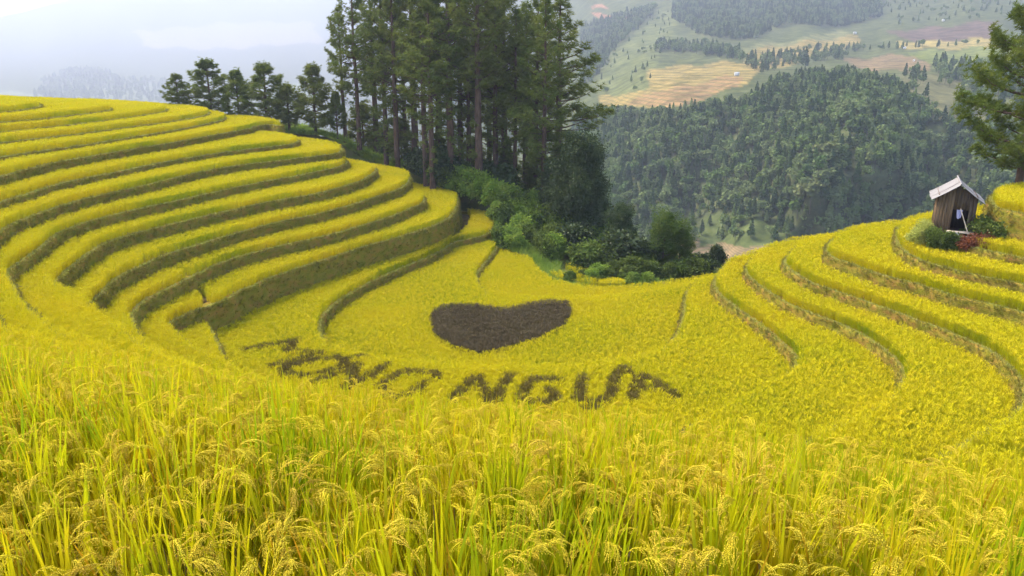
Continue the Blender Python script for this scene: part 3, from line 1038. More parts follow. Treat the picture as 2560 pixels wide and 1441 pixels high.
def make_pine(seed, H, cb, W, mat, trunk_r=.26, dens=1.0, top_round=.55, lean=.0, size=1.0, low_sprigs=.3):
    r = np.random.default_rng(seed)
    zs = np.linspace(0, 1, 16)
    wx = np.cumsum(r.normal(0, .05, 16)) * H / 40 + lean * zs * H
    wy = np.cumsum(r.normal(0, .05, 16)) * H / 40
    axis = np.stack([wx, wy, zs * H], -1)
    mt = MB()
    mt.tube(axis, trunk_r * (1 - zs) ** .75 + .03 + .12 * trunk_r * np.exp(-zs * 40), 9)
    mbch = MB()
    TP, TD, TS = [], [], []

    def on_axis(h):
        return np.array([np.interp(h, axis[:, 2], axis[:, i]) for i in range(3)])
    h = cb * H
    az = r.uniform(0, 6.28)
    while h < H * .985:
        t = (h / H - cb) / (1 - cb)
        prof = (.55 + .45 * min(1, t * 3.2)) * (1 - t ** (1.0 / max(.05, 1 - top_round)) if t < 1 else 0)
        nb = r.integers(2, 5)
        for _ in range(nb):
            az += 2.4 + r.normal(0, .5)
            Lb = W * prof * r.uniform(.45, 1.15) + .25
            up = .18 + .55 * t + r.normal(0, .12)
            p0 = on_axis(h + r.uniform(-.2, .2))
            o = np.array((math.cos(az), math.sin(az), 0))
            n = 7
            pts = []
            for i in range(n):
                q = i / (n - 1)
                pts.append(p0 + o * Lb * q + np.array((0, 0, 1)) * (up * Lb * q - .28 * Lb * q * (1 - q) + .10 * Lb * q * q) + r.normal(0, .04, 3) * q * Lb * .5)
            pts = np.array(pts)
            mbch.tube(pts, np.linspace(.02 + .018 * Lb, .012, n), 4, 0, False)
            nt = int((6 + 8.5 * Lb) * dens)
            for _ in range(nt):
                q = 1 - abs(r.normal(0, .30))
                q = min(1, max(.12, q))
                i = min(n - 2, int(q * (n - 1)))
                fr = q * (n - 1) - i
                p = pts[i] * (1 - fr) + pts[i + 1] * fr
                sd_ = np.array((-o[1], o[0], 0)) * r.normal(0, .20 * Lb * (1.05 - .5 * q) + .08)
                p = p + sd_ + np.array((0, 0, r.normal(.10, .12 + .035 * Lb)))
                TP.append(p)
                TD.append(o * .5 + sd_ * .5 + np.array((0, 0, .9)) + r.normal(0, .3, 3))
                TS.append(size * r.uniform(.8, 1.45))
        h += H * (1 - cb) * r.uniform(.026, .060)
    for _ in range(int(60 * dens)):
        TP.append(on_axis(H * r.uniform(.93, 1.0)) + r.normal(0, .35, 3))
        TD.append(np.array((0, 0, 1)) + r.normal(0, .4, 3))
        TS.append(size)
    # bare stubs and a few sprigs on the lower trunk
    for _ in range(int(20 * low_sprigs)):
        h = H * r.uniform(.12, max(.14, cb))
        a = r.uniform(0, 6.28)
        o = np.array((math.cos(a), math.sin(a), .1))
        p0 = on_axis(h)
        Lb = r.uniform(.6, 2.6)
        mbch.tube([p0, p0 + o * Lb * .6, p0 + o * Lb + (0, 0, -.05)], [.035, .02, .01], 4, 0, False)
        if r.random() < .6:
            for _ in range(10):
                TP.append(p0 + o * Lb * r.uniform(.5, 1.05) + r.normal(0, .22, 3))
                TD.append(np.array((0, 0, 1)) + r.normal(0, .5, 3))
                TS.append(size * r.uniform(.7, 1.1))
    v, f = place_tufts(TP, TD, TS, r, TUFTS)
    return mt.mesh('trunk', (M['pine_bark'],), True), mbch.mesh('branches', (M['pine_bark'],)), fast_mesh('crown', v, f, (mat,))


def leaf_spray(seed, n=14, L=.22, w=.11, spread=.30):
    r = np.random.default_rng(seed)
    c = r.normal(0, spread * .5, (n, 3))
    d = r.normal(size=(n, 3)) + c * 2 / spread
    d[:, 2] -= .2
    d /= np.linalg.norm(d, axis=1)[:, None]
    s = np.cross(d, r.normal(size=(n, 3)))
    s /= np.linalg.norm(s, axis=1)[:, None]
    ln = L * r.uniform(.6, 1.15, (n, 1))
    v = np.stack([c, c + d * ln * .5 + s * w / 2, c + d * ln, c + d * ln * .5 - s * w / 2], 1).reshape(-1, 3)
    i = np.arange(n) * 4
    f = np.concatenate([np.stack([i, i + 1, i + 2], -1), np.stack([i, i + 2, i + 3], -1)])
    return v, f


SPRAYS = [leaf_spray(s) for s in range(6)]
BIGSPRAYS = [leaf_spray(s + 10, 10, .34, .20, .34) for s in range(5)]


def make_broadleaf(seed, H, W, cb, mat, nl=16, spray=SPRAYS, per=70, trunk_r=.16, squash=.8, size=1.0, bark='bark', shell=.5):
    """trunk and limbs carrying leaf sprays in uneven clumps"""
    r = np.random.default_rng(seed)
    mt = MB()
    top = np.array((r.normal(0, .04) * H, r.normal(0, .04) * H, H * .8))
    zs = np.linspace(0, 1, 9)
    axis = np.stack([top[0] * zs + np.cumsum(r.normal(0, .02, 9)) * H / 10, top[1] * zs + np.cumsum(r.normal(0, .02, 9)) * H / 10, top[2] * zs], -1)
    mt.tube(axis, trunk_r * (1 - zs * .85), 7)
    ml = MB()
    TP, TD, TS = [], [], []
    for i in range(nl):
        t = (i + r.uniform(0, 1)) / nl
        h = H * (cb + (1 - cb) * .82 * t)
        a = i * 2.4 + r.normal(0, .4)
        prof = math.sin(math.pi * min(1, .22 + .72 * t)) ** .7
        L_ = W * prof * r.uniform(.5, 1.2) * (.35 if i % 4 == 3 else 1)
        p0 = np.array([np.interp(min(h * .8, top[2]), axis[:, 2], axis[:, k]) for k in range(3)])
        c = np.array((p0[0] + math.cos(a) * L_ * .62, p0[1] + math.sin(a) * L_ * .62, h + r.uniform(0, .06) * H))
        mid = (p0 + c) / 2 + (0, 0, -.04 * H)
        ml.tube([p0, mid, c], [trunk_r * .4, trunk_r * .25, .015], 5, 0, False)
        rad = np.array((1, 1, squash)) * (W * .40 * r.uniform(.5, 1.25))
        n = int(per * r.uniform(.7, 1.3))
        d = r.normal(size=(n, 3))
        d /= np.linalg.norm(d, axis=1)[:, None]
        rr = shell + (1 - shell) * r.uniform(0, 1, (n, 1)) ** .6
        bump = 1 + .22 * np.sin(d @ r.normal(size=3) * 5 + r.uniform(0, 6))[:, None]
        rr = np.where(r.uniform(0, 1, (n, 1)) < .14, rr * r.uniform(1.15, 1.6, (n, 1)), rr)
        P = c + d * rr * rad * bump
        TP.extend(P)
        TD.extend(d + (0, 0, .4))
        TS.extend(size * r.uniform(.7, 1.3, n))
    TP = np.array(TP)
    keep = TP[:, 2] > .12
    v, f = place_tufts(TP[keep], np.array(TD)[keep], np.array(TS)[keep], r, spray)
    return mt.mesh('trunk', (M[bark],), True), ml.mesh('limbs', (M[bark],)), fast_mesh('crown', v, f, (mat,))


def tree_thing(name, meshes, names, loc, rz=0.0, scale=1.0):
    e = obj(name, None, None, loc, (0, 0, rz), scale)
    for me, nm in zip(meshes, names):
        c_ = obj(nm, me, e)
        if nm in ('branches', 'limbs', 'crown'):
            c_['kind'] = 'stuff'
    return e


PN = ('trunk', 'branches', 'crown')
BN = ('trunk', 'limbs', 'crown')
pine_kinds = [make_pine(40 + i, 30, cb, W, M['pine_needle'], tr_, .76, tr, 0, 1.45, ls) for i, (cb, W, tr, tr_, ls) in enumerate([(.40, 4.7, .45, .48, 1.2), (.34, 5.0, .5, .42, 1.0), (.43, 4.3, .55, .55, 1.5), (.28, 4.6, .4, .40, 1.0), (.22, 5.2, .5, .42, .6)])]
small_kinds = [make_pine(60 + i, 10, cb, W, mt_, .15, 1.5, tr, 0, 1.0, .1) for i, (cb, W, tr, mt_) in enumerate([(.12, 3.0, .35, M['pine_needle']), (.2, 2.6, .3, M['pine_needle']), (.15, 2.7, .5, M['pine_needle_light'])])]


def stand(kind_meshes, H0, px, d, ptop, label, group, name='pine_tree', rz=None, names=PN, wide=1.0, cat='tree'):
    b = at_range(px, 300, d)
    z = ground(b[0], b[1]) - .15
    zt = at_range(px, ptop, d)[2]
    s = (zt - z) / H0
    o = tree_thing(name, kind_meshes, names, (b[0], b[1], z), random.uniform(0, 6.28) if rz is None else rz, (s * wide, s * wide, s))
    return tag(o, label, cat, group)


TALL = 'tall pines of the dark stand on the ridge'
tall = [  # photo column, distance, top row, kind
    (862, 139, 20, 0, 'leftmost tall pine of the stand, branch reaching out left'), (896, 136, -60, 1, 'tall pine at the left edge of the stand with a straight brown trunk'),
    (938, 144, -40, 2, None), (962, 133, -120, 3, None), (988, 129, -90, 0, 'tall pine whose trunk comes down beside the dark shrubs'), (1012, 141, -70, 1, None), (1036, 132, -130, 2, None), (1062, 124, -100, 0, None),
    (1078, 121, -60, 1, None), (1096, 138, -110, 2, None), (1128, 121, -140, 0, 'tall pine with a thick trunk in the middle of the stand'), (1150, 133, -120, 3, None), (1172, 128, -60, 1, None),
    (1196, 119, -150, 2, 'tall pine with the thickest reddish trunk near the banana plant'), (1222, 135, -80, 3, None), (1238, 123, -60, 1, None), (1262, 129, -40, 2, None), (1288, 122, 20, 3, 'tall pine with bare side limbs showing low on its trunk'), (1312, 136, 10, 0, None),
    (1340, 127, -10, 1, None), (1362, 116, 0, 4, 'pale-trunked pine leaning at the right end of the stand'), (1398, 121, -10, 4, 'rightmost tall pine with branches hanging out over the valley')]
NTH = 'first second third fourth fifth sixth seventh eighth ninth tenth eleventh twelfth thirteenth fourteenth fifteenth sixteenth seventeenth eighteenth nineteenth twentieth'.split()
for n_, (px, d, ptop, kd_, lab) in enumerate(tall):
    d += 5
    stand(pine_kinds[kd_], 30, px, d, ptop, lab or f'{NTH[n_]} tall pine trunk from the left in the dark ridge stand', TALL, wide=random.uniform(.9, 1.12) * (1.35 if px > 1390 else 1))
SMALL = 'smaller pines along the crest of the left hill'
for px, d, ptop, kd_, lab, w in [(452, 158, 188, 2, 'yellowish-green bushy young pine at the left end of the crest', 1.15), (530, 156, 152, 0, 'tallest spiky pine of the small crest group', 1.15), (598, 153, 180, 1, 'dark young pine just right of the spiky one', 1.05),
                                 (668, 150, 162, 0, 'broad pine standing alone on the crest, gap on its left', 1.15), (722, 147, 214, 1, 'low pine on the right shoulder of the lone broad pine', 1.25), (788, 145, 165, 0, 'open pine with see-through crown next to the tall stand', 1.0), (842, 143, 232, 1, 'small thin pine in front of the leftmost tall pine', .8)]:
    stand(small_kinds[kd_], 10, px, d, ptop, lab, SMALL, wide=w * 1.3)
big_right = make_pine(77, 19, .13, 9.0, M['pine_needle_light'], .34, 1.9, .22, 0, 1.3, .2)
b = un(2546, 466, RZ['Rg'] + RICE) * 1.035
tag(tree_thing('pine_tree', big_right, PN, (b[0], b[1], RZ['Rg'] - .1), 2.2), 'large bright pine at the right edge standing behind the hut', 'tree')

for n_, (px, d, ptop, w) in enumerate([(905, 150, 262, 1.2), (945, 147, 290, 1.1), (1000, 146, 300, 1.3), (1045, 142, 310, 1.2), (1095, 140, 335, 1.3), (1140, 138, 320, 1.2), (1180, 137, 350, 1.3), (1225, 134, 345, 1.2), (1265, 134, 370, 1.2), (1310, 133, 360, 1.2), (1345, 131, 390, 1.1)]):
    if n_ % 2:
        continue
    stand(small_kinds[(n_ // 2) % 3], 10, px, d, ptop, f'{NTH[n_ // 2]} young pine from the left filling the gaps behind the tall trunks', 'young pines behind the tall trunks', wide=w * 1.15)
evergreen = make_broadleaf(90, 16, 5.0, .06, M['leaf_dark'], 34, SPRAYS, 170, .30, 1.0, 1.5)
small_tree = [make_broadleaf(92, 9, 3.6, .10, M['leaf_dark'], 22, SPRAYS, 120, .18, 1.0, 1.1), make_broadleaf(93, 9, 3.2, .30, M['leaf_mid'], 16, SPRAYS, 70, .2, .8, 1.1, shell=.35)]
stand(evergreen, 16, 1448, 113, 322, 'dense dark evergreen tree in front of the right end of the pines', None, 'broadleaf_tree', 1.0, BN, 1.0)
stand(evergreen, 16, 1400, 117, 400, 'dark evergreen half hidden behind the leaning pine trunk', None, 'broadleaf_tree', 3.0, BN, .9)
stand(small_tree[0], 9, 1562, 108, 498, 'narrow grey-green tree right of the dense dark evergreen', None, 'broadleaf_tree', 1.0, BN, .85)
stand(small_tree[1], 9, 1672, 104, 520, 'left half of the forked tree with light through its crown', None, 'broadleaf_tree', 0.4, BN, .9)
stand(small_tree[1], 9, 1722, 106, 545, 'right half of the forked tree above the striped brown fields', None, 'broadleaf_tree', 4.0, BN, .85)

# ------------------------------------------------------------------ shrubs of the thicket below the pines
shrub_kinds = {
    'light': [make_broadleaf(110 + i, 2.2, 1.5, .02, M['leaf_light'], 10, BIGSPRAYS, 60, .05, .8, .9) for i in range(2)],
    'mid': [make_broadleaf(120 + i, 2.6, 1.7, .02, M['leaf_mid'], 11, BIGSPRAYS, 70, .06, .8, 1.0) for i in range(3)],
    'dark': [make_broadleaf(130 + i, 3.4, 2.0, .02, M['leaf_dark'], 12, BIGSPRAYS, 80, .08, .85, 1.1) for i in range(2)],
}
SHRUB_LAB = {'light': 'bright green leafy shrub in the thicket at the foot of the pines', 'mid': 'mid-green bushy shrub in the thicket at the foot of the pines', 'dark': 'dark green shrub in the shade under the pines'}


def shrubs(poly, n, kinds, s, lab=None, grp=None, seed=0):
    r = random.Random(seed)
    poly = np.array(poly, float)
    k = 0
    tries = 0
    while k < n and tries < n * 20:
        tries += 1
        px, py = r.uniform(poly[:, 0].min(), poly[:, 0].max()), r.uniform(poly[:, 1].min(), poly[:, 1].max())
        if not pip(poly, np.array([px]), np.array([py]))[0]:
            continue
        p = hit(px, py, 0.0, 60)
        if p is None or not look(OUT, p[0], p[1]):
            continue
        kk = r.choice(kinds)
        ms = r.choice(shrub_kinds[kk])
        sc = r.uniform(*s)
        o = tree_thing('shrub', ms[1:], BN[1:], (p[0], p[1], p[2] - .1), r.uniform(0, 6.28), (sc, sc, sc * r.uniform(.8, 1.15)))
        tag(o, lab or SHRUB_LAB[kk], 'shrub', grp or f'{kk} shrubs of the thicket')
        k += 1


shrubs([(1120, 480), (1240, 480), (1320, 520), (1400, 560), (1400, 650), (1330, 640), (1250, 610), (1240, 560), (1150, 520)], 54, ['light', 'light', 'light', 'mid'], (.8, 1.5), seed=1)
shrubs([(1010, 395), (1090, 430), (1140, 478), (1100, 475), (1030, 440)], 14, ['light', 'mid'], (.7, 1.2), seed=2)
shrubs([(860, 310), (960, 330), (1020, 400), (960, 392), (880, 350)], 12, ['dark', 'mid'], (1.1, 1.9), seed=3)
shrubs([(1330, 500), (1480, 540), (1560, 640), (1560, 700), (1470, 690), (1400, 640)], 22, ['mid', 'dark', 'mid'], (.9, 1.6), seed=4)
shrubs([(1540, 650), (1800, 650), (1780, 700), (1560, 712)], 16, ['mid', 'dark'], (.7, 1.2), seed=5)
shrubs([(1040, 420), (1360, 470), (1360, 520), (1100, 480)], 16, ['dark', 'mid'], (.9, 1.5), seed=6)

shrubs([(1470, 690), (1790, 672), (1795, 690), (1600, 712), (1490, 719), (1400, 705)], 20, ['mid', 'light', 'mid'], (.4, .8), 'low green shrub along the back lip of the rice bowl', 'low shrubs along the back lip of the bowl', seed=7)

# tall grass on the open slope
P = jitter_grid(-70, 40, 84, 150, .42)
g_out = look(OUT, P[:, 0], P[:, 1]).astype(bool)
P = P[g_out]
P = np.c_[P, look(GROUND, P[:, 0], P[:, 1]) - .03]
P = P[keep_view(P)]
gpx, gpy, _ = project(P)
P = P[~((gpx > 1400) & (gpx < 1830) & (gpy > 640) & (rng.uniform(0, 1, len(P)) < .9))]
o = scatter('wild_grass', P, 'slope_grass', (.5, 1.6), .25)
tag(o, 'long wild grass on the open slope beside the terraces', 'grass', kind='stuff')

# banana plant: a few broad upright leaves
mb = MB()
p = hit(1240, 514, 0.0, 60)
ban = obj('banana_plant', None, None, p if p is not None else (0, 110, -22))
tag(ban, 'bright yellow-green banana plant standing out of the thicket', 'plant')
mb.tube([(0, 0, 0), (.03, 0, .8), (.05, 0, 1.5)], [.12, .10, .07], 7)
obj('stem', mb.mesh('stem', (M['banana'],)), ban)
for az, lean, ln, w in [(1.6, .05, 2.3, .62), (3.3, .35, 1.6, .45), (0.1, .45, 1.7, .42), (4.6, .5, 1.5, .42), (2.3, .75, 1.4, .35)]:
    mb = MB()
    blade(mb, (.05, 0, 1.0), az, lean, ln, w, .5 if lean < .2 else 1.1, 6, 0, math.pi / 2 if False else 0)
    obj('leaf', mb.mesh('leaf', (M['banana'],)), ban)


# ------------------------------------------------------------------ the wooden hut
def rz3(a):
    return np.array([[math.cos(a), -math.sin(a), 0], [math.sin(a), math.cos(a), 0], [0, 0, 1]])


HUT_W, HUT_L, HUT_E, HUT_A = 2.9, 3.8, 3.9, 4.95            # width, length, eaves, apex
hut_z = RZ['Rf']
hb = un(2376, 602, hut_z)
hut = obj('wooden_hut', None, None, (hb[0], hb[1], hut_z), (0, .03, R(-25)))
tag(hut, 'small weathered plank hut with a pale gabled roof among the terraces', 'hut')
# local frame: +y runs away from the viewer along the ridge, front gable at y=0
r_ = random.Random(5)
mb = MB()
for x in (-HUT_W / 2, HUT_W / 2):
    for y in (.06, HUT_L - .06):
        mb.tube([(x, y, -.3), (x, y, HUT_E)], .075, 7)
mb.tube([(-HUT_W / 2, .05, HUT_E), (HUT_W / 2, .05, HUT_E)], .06, 6)
mb.tube([(-HUT_W / 2, .05, .55), (HUT_W / 2, .05, .55)], .06, 6)
mb.tube([(0, .05, HUT_E), (0, .05, HUT_A - .1)], .05, 6)
mb.tube([(0, -.3, HUT_A - .12), (0, HUT_L + .3, HUT_A - .12)], .06, 6)
obj('frame', mb.mesh('frame', (M['wood_dark'],)), hut)
left_wall = obj('left_wall', None, hut)
front_wall = obj('front_wall', None, hut)
roof = obj('roof', None, hut)
for i in range(12):                                        # left wall planks
    w = HUT_L / 12
    mb = MB()
    y = (i + .5) * w
    mb.box((-HUT_W / 2 - r_.uniform(.0, .03), y, (HUT_E + .1) / 2 + .1), (.03, w * r_.uniform(.86, .96), HUT_E - .2 + r_.uniform(-.08, .05)), rz3(r_.uniform(-.03, .03)))
    obj('plank', mb.mesh('plank', (M['wood'],)), left_wall)
for i in range(12):                                        # front planks: closed on the left, doorway on the right
    w = HUT_W / 12
    x = -HUT_W / 2 + (i + .5) * w
    tp = HUT_E + (HUT_A - HUT_E) * (1 - abs(x) / (HUT_W / 2)) - .12
    z0_ = .15 if i < 5 else (2.75 if i < 10 else .5)
    mb = MB()
    mb.box((x, -.01 - r_.uniform(0, .03), (z0_ + tp) / 2), (w * r_.uniform(.84, .97), .03, tp - z0_ + r_.uniform(-.05, .05)), rz3(r_.uniform(-.03, .03)))
    obj('plank', mb.mesh('plank', (M['wood'] if i < 5 else M['wood_dark'],)), front_wall)
mb = MB()
mb.box((HUT_W / 2, HUT_L / 2, HUT_E / 2 + .1), (.04, HUT_L, HUT_E))
mb.box((0, HUT_L, HUT_E / 2 + .1), (HUT_W, .04, HUT_E))
obj('back_wall', mb.mesh('back_wall', (M['wood_dark'],)), hut)
mb = MB()
mb.box((0, HUT_L / 2, .5), (HUT_W, HUT_L, .06))
obj('floor', mb.mesh('floor', (M['wood_dark'],)), hut)
# corrugated roof sheets, three to a slope
over, wave = .62, .018
for sgn in (-1, 1):
    run = HUT_W / 2 + over
    rise = (HUT_A - HUT_E) * run / (HUT_W / 2)
    for j in range(3):
        ya, yb = -.65 + j * (HUT_L + 1.25) / 3 - .05, -.65 + (j + 1) * (HUT_L + 1.25) / 3 + .05
        ny_ = 28
        ys = np.linspace(ya, yb, ny_)
        us = np.linspace(0, 1, 5)
        U, Y = np.meshgrid(us, ys)
        zz = HUT_A + .05 - rise * U - .05 * np.sin(math.pi * U) + wave * np.sin(Y * 2 * math.pi / .18) + (.012 if j % 2 else 0) + r_.uniform(-.03, .03) * U
        top = np.stack([sgn * run * U + r_.uniform(-.03, .03), Y, zz], -1).reshape(-1, 3)
        bot = top - (0, 0, .025)
        ii = np.arange(ny_ * 5).reshape(ny_, 5)
        Fq = np.stack([ii[:-1, :-1], ii[:-1, 1:], ii[1:, 1:], ii[1:, :-1]], -1).reshape(-1, 4)
        mb = MB()
        mb.add(top, Fq)
        mb.add(bot, Fq[:, ::-1])
        for e_ in (ii[0], ii[-1], ii[:, 0], ii[:, -1]):
            q = np.concatenate([top[e_], bot[e_]])
            n_ = len(e_)
            k_ = np.arange(n_ - 1)
            mb.add(q, np.stack([k_, k_ + 1, k_ + 1 + n_, k_ + n_], -1))
        obj('roof_sheet', mb.mesh('roof_sheet', (M['roof'],), True), roof)
mb = MB()
mb.tube([(0, -.7, HUT_A + .06), (0, HUT_L + .95, HUT_A + .12)], .075, 6)
obj('ridge_cap', mb.mesh('ridge_cap', (M['roof'],), True), roof)

hutm = Matrix.Translation((hb[0], hb[1], hut_z)) @ Matrix.Rotation(R(-25), 4, 'Z')


def hl(x, y, z):
    return hutm @ Vector((x, y, z))


# bench of boards, cloths and the leaning pole in front of the door
bench = obj('plank_bench', None, None, hl(.55, -.75, -.05), (0, 0, R(-25)))
tag(bench, 'rough bench of pale boards in front of the hut door', 'bench')
for i, (yy, zz, tl) in enumerate(((-.25, 1.0, .05), (.02, 1.03, .02), (.28, 1.0, -.03))):
    mb = MB()
    mb.box((0, yy, zz), (2.1, .24, .05), np.array(Matrix.Rotation(tl, 3, 'Y')))
    obj('board', mb.mesh('board', (M['wood_pale'],)), bench)
for x in (-.8, .8):
    for y in (-.25, .25):
        mb = MB()
        mb.tube([(x, y, -.2), (x * .96, y, 1.0)], .045, 6)
        obj('leg', mb.mesh('leg', (M['wood'],)), bench)
mb = MB()
mb.box((0, -.30, .62), (1.9, .04, .22))
obj('rail', mb.mesh('rail', (M['wood_pale'],)), bench)


def cloth(name, w, h, seed, mat):
    r = np.random.default_rng(seed)
    n = 14
    U, Vv = np.meshgrid(np.linspace(0, 1, n), np.linspace(0, 1, n))
    yy = .07 * np.sin(U * 9 + r.uniform(0, 6)) * (.3 + Vv) + .04 * np.sin(U * 17 + Vv * 3)
    xx = (U - .5) * w * (1 - .35 * Vv)
    zz = -Vv * h * (1 - .25 * np.abs(U - .4))
    front = np.stack([xx, yy, zz], -1).reshape(-1, 3)
    bk = front + (0, .012, 0)
    ii = np.arange(n * n).reshape(n, n)
    Fq = np.stack([ii[:-1, :-1], ii[:-1, 1:], ii[1:, 1:], ii[1:, :-1]], -1).reshape(-1, 4)
    mb_ = MB()
    mb_.add(front, Fq)
    mb_.add(bk, Fq[:, ::-1])
    return mb_.mesh(name, (mat,), True)


tag(obj('hanging_cloth', cloth('hanging_cloth', 1.0, .85, 1, M['cloth']), None, hl(.0, -1.10, .98), (0, 0, R(-25))), 'pale cloth hanging from the front of the board bench', 'cloth')
tag(obj('hanging_cloth', cloth('hanging_cloth', .45, .8, 2, M['cloth_blue']), None, hl(.35, -.1, 2.75), (0, 0, R(-25))), 'bluish-white cloth hung up in the hut doorway', 'cloth')
mb = MB()
mb.tube([(0, 0, 0), (-.5, .3, 1.6), (-1.05, .7, 3.3)], [.045, .04, .035], 7)
tag(obj('leaning_pole', mb.mesh('leaning_pole', (M['wood_pale'],)), None, hl(1.55, -1.5, -.25)), 'long pale pole leaning against the hut doorway', 'pole')
bush_l = make_broadleaf(150, 2.2, 1.5, .02, M['bank_grass'], 10, SPRAYS, 90, .05, .9, .8)
for (x, y, s, kind, lab) in [(-2.3, -.3, .8, 'g', 'dull green bush against the left corner of the hut'), (-1.4, -1.5, .55, 'mid', 'dark leafy bush below the left wall of the hut'), (-.2, -2.1, .5, 'mid', 'low green bush under the bench in front of the hut'),
                             (2.3, -.3, .9, 'fl', 'leafy bush with pale yellow flowers at the right wall of the hut'), (3.5, .4, .8, 'light', 'small leafy bush on the bank right of the hut')]:
    q = hl(x, y, -.25)
    ms = bush_l if kind == 'g' else shrub_kinds['mid' if kind == 'fl' else kind][0]
    o = tree_thing('bush', ms[1:], BN[1:], q, random.uniform(0, 6), s)
    tag(o, lab, 'bush')
    if kind == 'fl':
        mb = MB()
        rr_ = np.random.default_rng(4)
        for _ in range(14):
            d = rr_.normal(size=3)
            d[2] = abs(d[2])
            d /= np.linalg.norm(d)
            mb.tube([(d * (1.5, 1.5, 1.3) + (0, 0, 1.2)), (d * (1.56, 1.56, 1.36) + (0, 0, 1.22))], [.06, .03], 6)
        obj('flowers', mb.mesh('flowers', (M['flower'],)), o)['kind'] = 'stuff'
rust = make_broadleaf(160, 1.0, 1.3, .02, M['leaf_rust'], 9, SPRAYS, 60, .04, .6, .9)
q = hl(1.9, -2.0, -.2)
tag(tree_thing('dead_brush', rust[1:], BN[1:], q, 0, (1.3, .8, 1.0)), 'heap of reddish dead ferns below the hut bench', 'brush heap')

# ------------------------------------------------------------------ the land across the valley
YR = np.array([-260, -160, -80, 0, 50, 100, 150, 200, 250, 300, 400, 500, 600, 700, 800, 900.])
DR = np.array([2750, 2500, 2150, 1780, 1520, 1260, 1010, 800, 660, 590, 520, 470, 420, 370, 330, 310.])
DL = np.array([13500, 12500, 11500, 10500, 9300, 7800, 6200, 4600, 3600, 3000, 2100, 1500, 1100, 900, 750, 650.])
FX = np.arange(-420, 2981, 6.0)
SKYL = np.interp(FX, [-500, 0, 60, 110, 190, 400, 800, 1400, 3000], [70, 42, 30, 16, -4, -60, -130, -170, -220])
NV = 240


def far_range(x, y):
    x = np.asarray(x, float)
    y = np.asarray(y, float)
    t = np.clip((x - 760) / (1700 - 760), 0, 1)
    t = t * t * (3 - 2 * t)
    lr = np.log(np.interp(y, YR, DR))
    ll = np.log(np.interp(y, YR, DL))
    d = np.exp(ll * (1 - t) + lr * t)
    u = x / 2560 * 6.0
    rel = np.sin(u * 5.1 + y * .011) * .028 + np.sin(u * 11.7 - y * .017 + 1) * .016 + np.sin(u * 23 + y * .03) * .008
    spur = -.16 * np.exp(-((x - 2080) / 240.) ** 2) * np.clip((y - 150) / 60, 0, 1) * np.clip((640 - y) / 200, 0, 1)
    return d * (1 + rel + spur)


tt = np.linspace(0, 1, NV) ** 1.15
GXF = np.repeat(FX[None], NV, 0)
GYF = SKYL[None] + (880 - SKYL[None]) * tt[:, None]
GD = far_range(GXF, GYF)
FP = at_range(GXF, GYF, GD)
FIELDS = [  # outline in the photo, colour of the ground, strength of the terrace steps
    ([(1480, 235), (1500, 180), (1560, 110), (1650, 15), (1705, 40), (1690, 95), (1640, 150), (1625, 225), (1500, 250)], (.165, .185, .075), .35),
    ([(1860, 120), (2100, 75), (2140, 95), (2000, 105), (1880, 150)], (.22, .225, .10), .5),
    ([(1625, 168), (1840, 158), (1880, 130), (2000, 102), (2140, 92), (2150, 112), (2050, 140), (1980, 152), (1900, 188), (1790, 238), (1680, 268), (1500, 268), (1500, 245), (1610, 228)], (.36, .27, .10), 1),
    ([(1560, 262), (1640, 225), (1860, 190), (1800, 240), (1690, 268)], (.36, .23, .11), 1),
    ([(2205, 88), (2300, 72), (2490, 48), (2490, 100), (2300, 104)], (.17, .12, .10), .3),
    ([(2225, 105), (2480, 95), (2490, 118), (2250, 122)], (.42, .33, .12), .6),
    ([(2280, 130), (2540, 112), (2600, 165), (2330, 172)], (.22, .25, .08), 1),
    ([(2090, 152), (2290, 138), (2330, 178), (2200, 180), (2120, 168)], (.27, .19, .11), .7),
    ([(2250, 190), (2430, 185), (2470, 300), (2330, 300)], (.17, .165, .085), .3),
    ([(1600, 640), (1740, 596), (1990, 600), (1990, 720), (1600, 730)], (.33, .23, .13), 1.6),
    ([(1760, 540), (1900, 540), (2020, 590), (1960, 622), (1740, 612)], (.12, .15, .05), .3),
    ([(1465, 38), (1590, 40), (1590, 52), (1490, 54)], (.38, .20, .12), 0),
    ([(1480, 20), (1530, 16), (1528, 24), (1480, 28)], (.38, .20, .12), 0),
    ([(330, 85), (560, 55), (800, 60), (800, 110), (600, 120), (350, 120)], (.42, .36, .22), 0),
    ([(0, 235), (420, 205), (820, 215), (820, 300), (0, 300)], (.22, .25, .13), 0),
]
colr = np.empty(GXF.shape + (3,))
colr[:] = (.080, .092, .040)
strp = np.full(GXF.shape, .35)
band = FP[..., 2] / 2.3
wobx = GXF + 9 * np.sin(GYF * .11) + 6 * np.sin(GXF * .05)
woby = GYF + 4 * np.sin(GXF * .06) + 3 * np.sin(GXF * .017 + 2)
for poly, c_, s_ in FIELDS:
    m = pip(poly, wobx, woby)
    colr[m] = np.array(c_) * .66
    strp[m] = s_
    if s_ > 1.2:
        band[m] = FP[..., 2][m] / .85
me_idx = np.arange(GXF.size).reshape(GXF.shape)
F = np.stack([me_idx[:-1, :-1], me_idx[1:, :-1], me_idx[1:, 1:], me_idx[:-1, 1:]], -1).reshape(-1, 4)

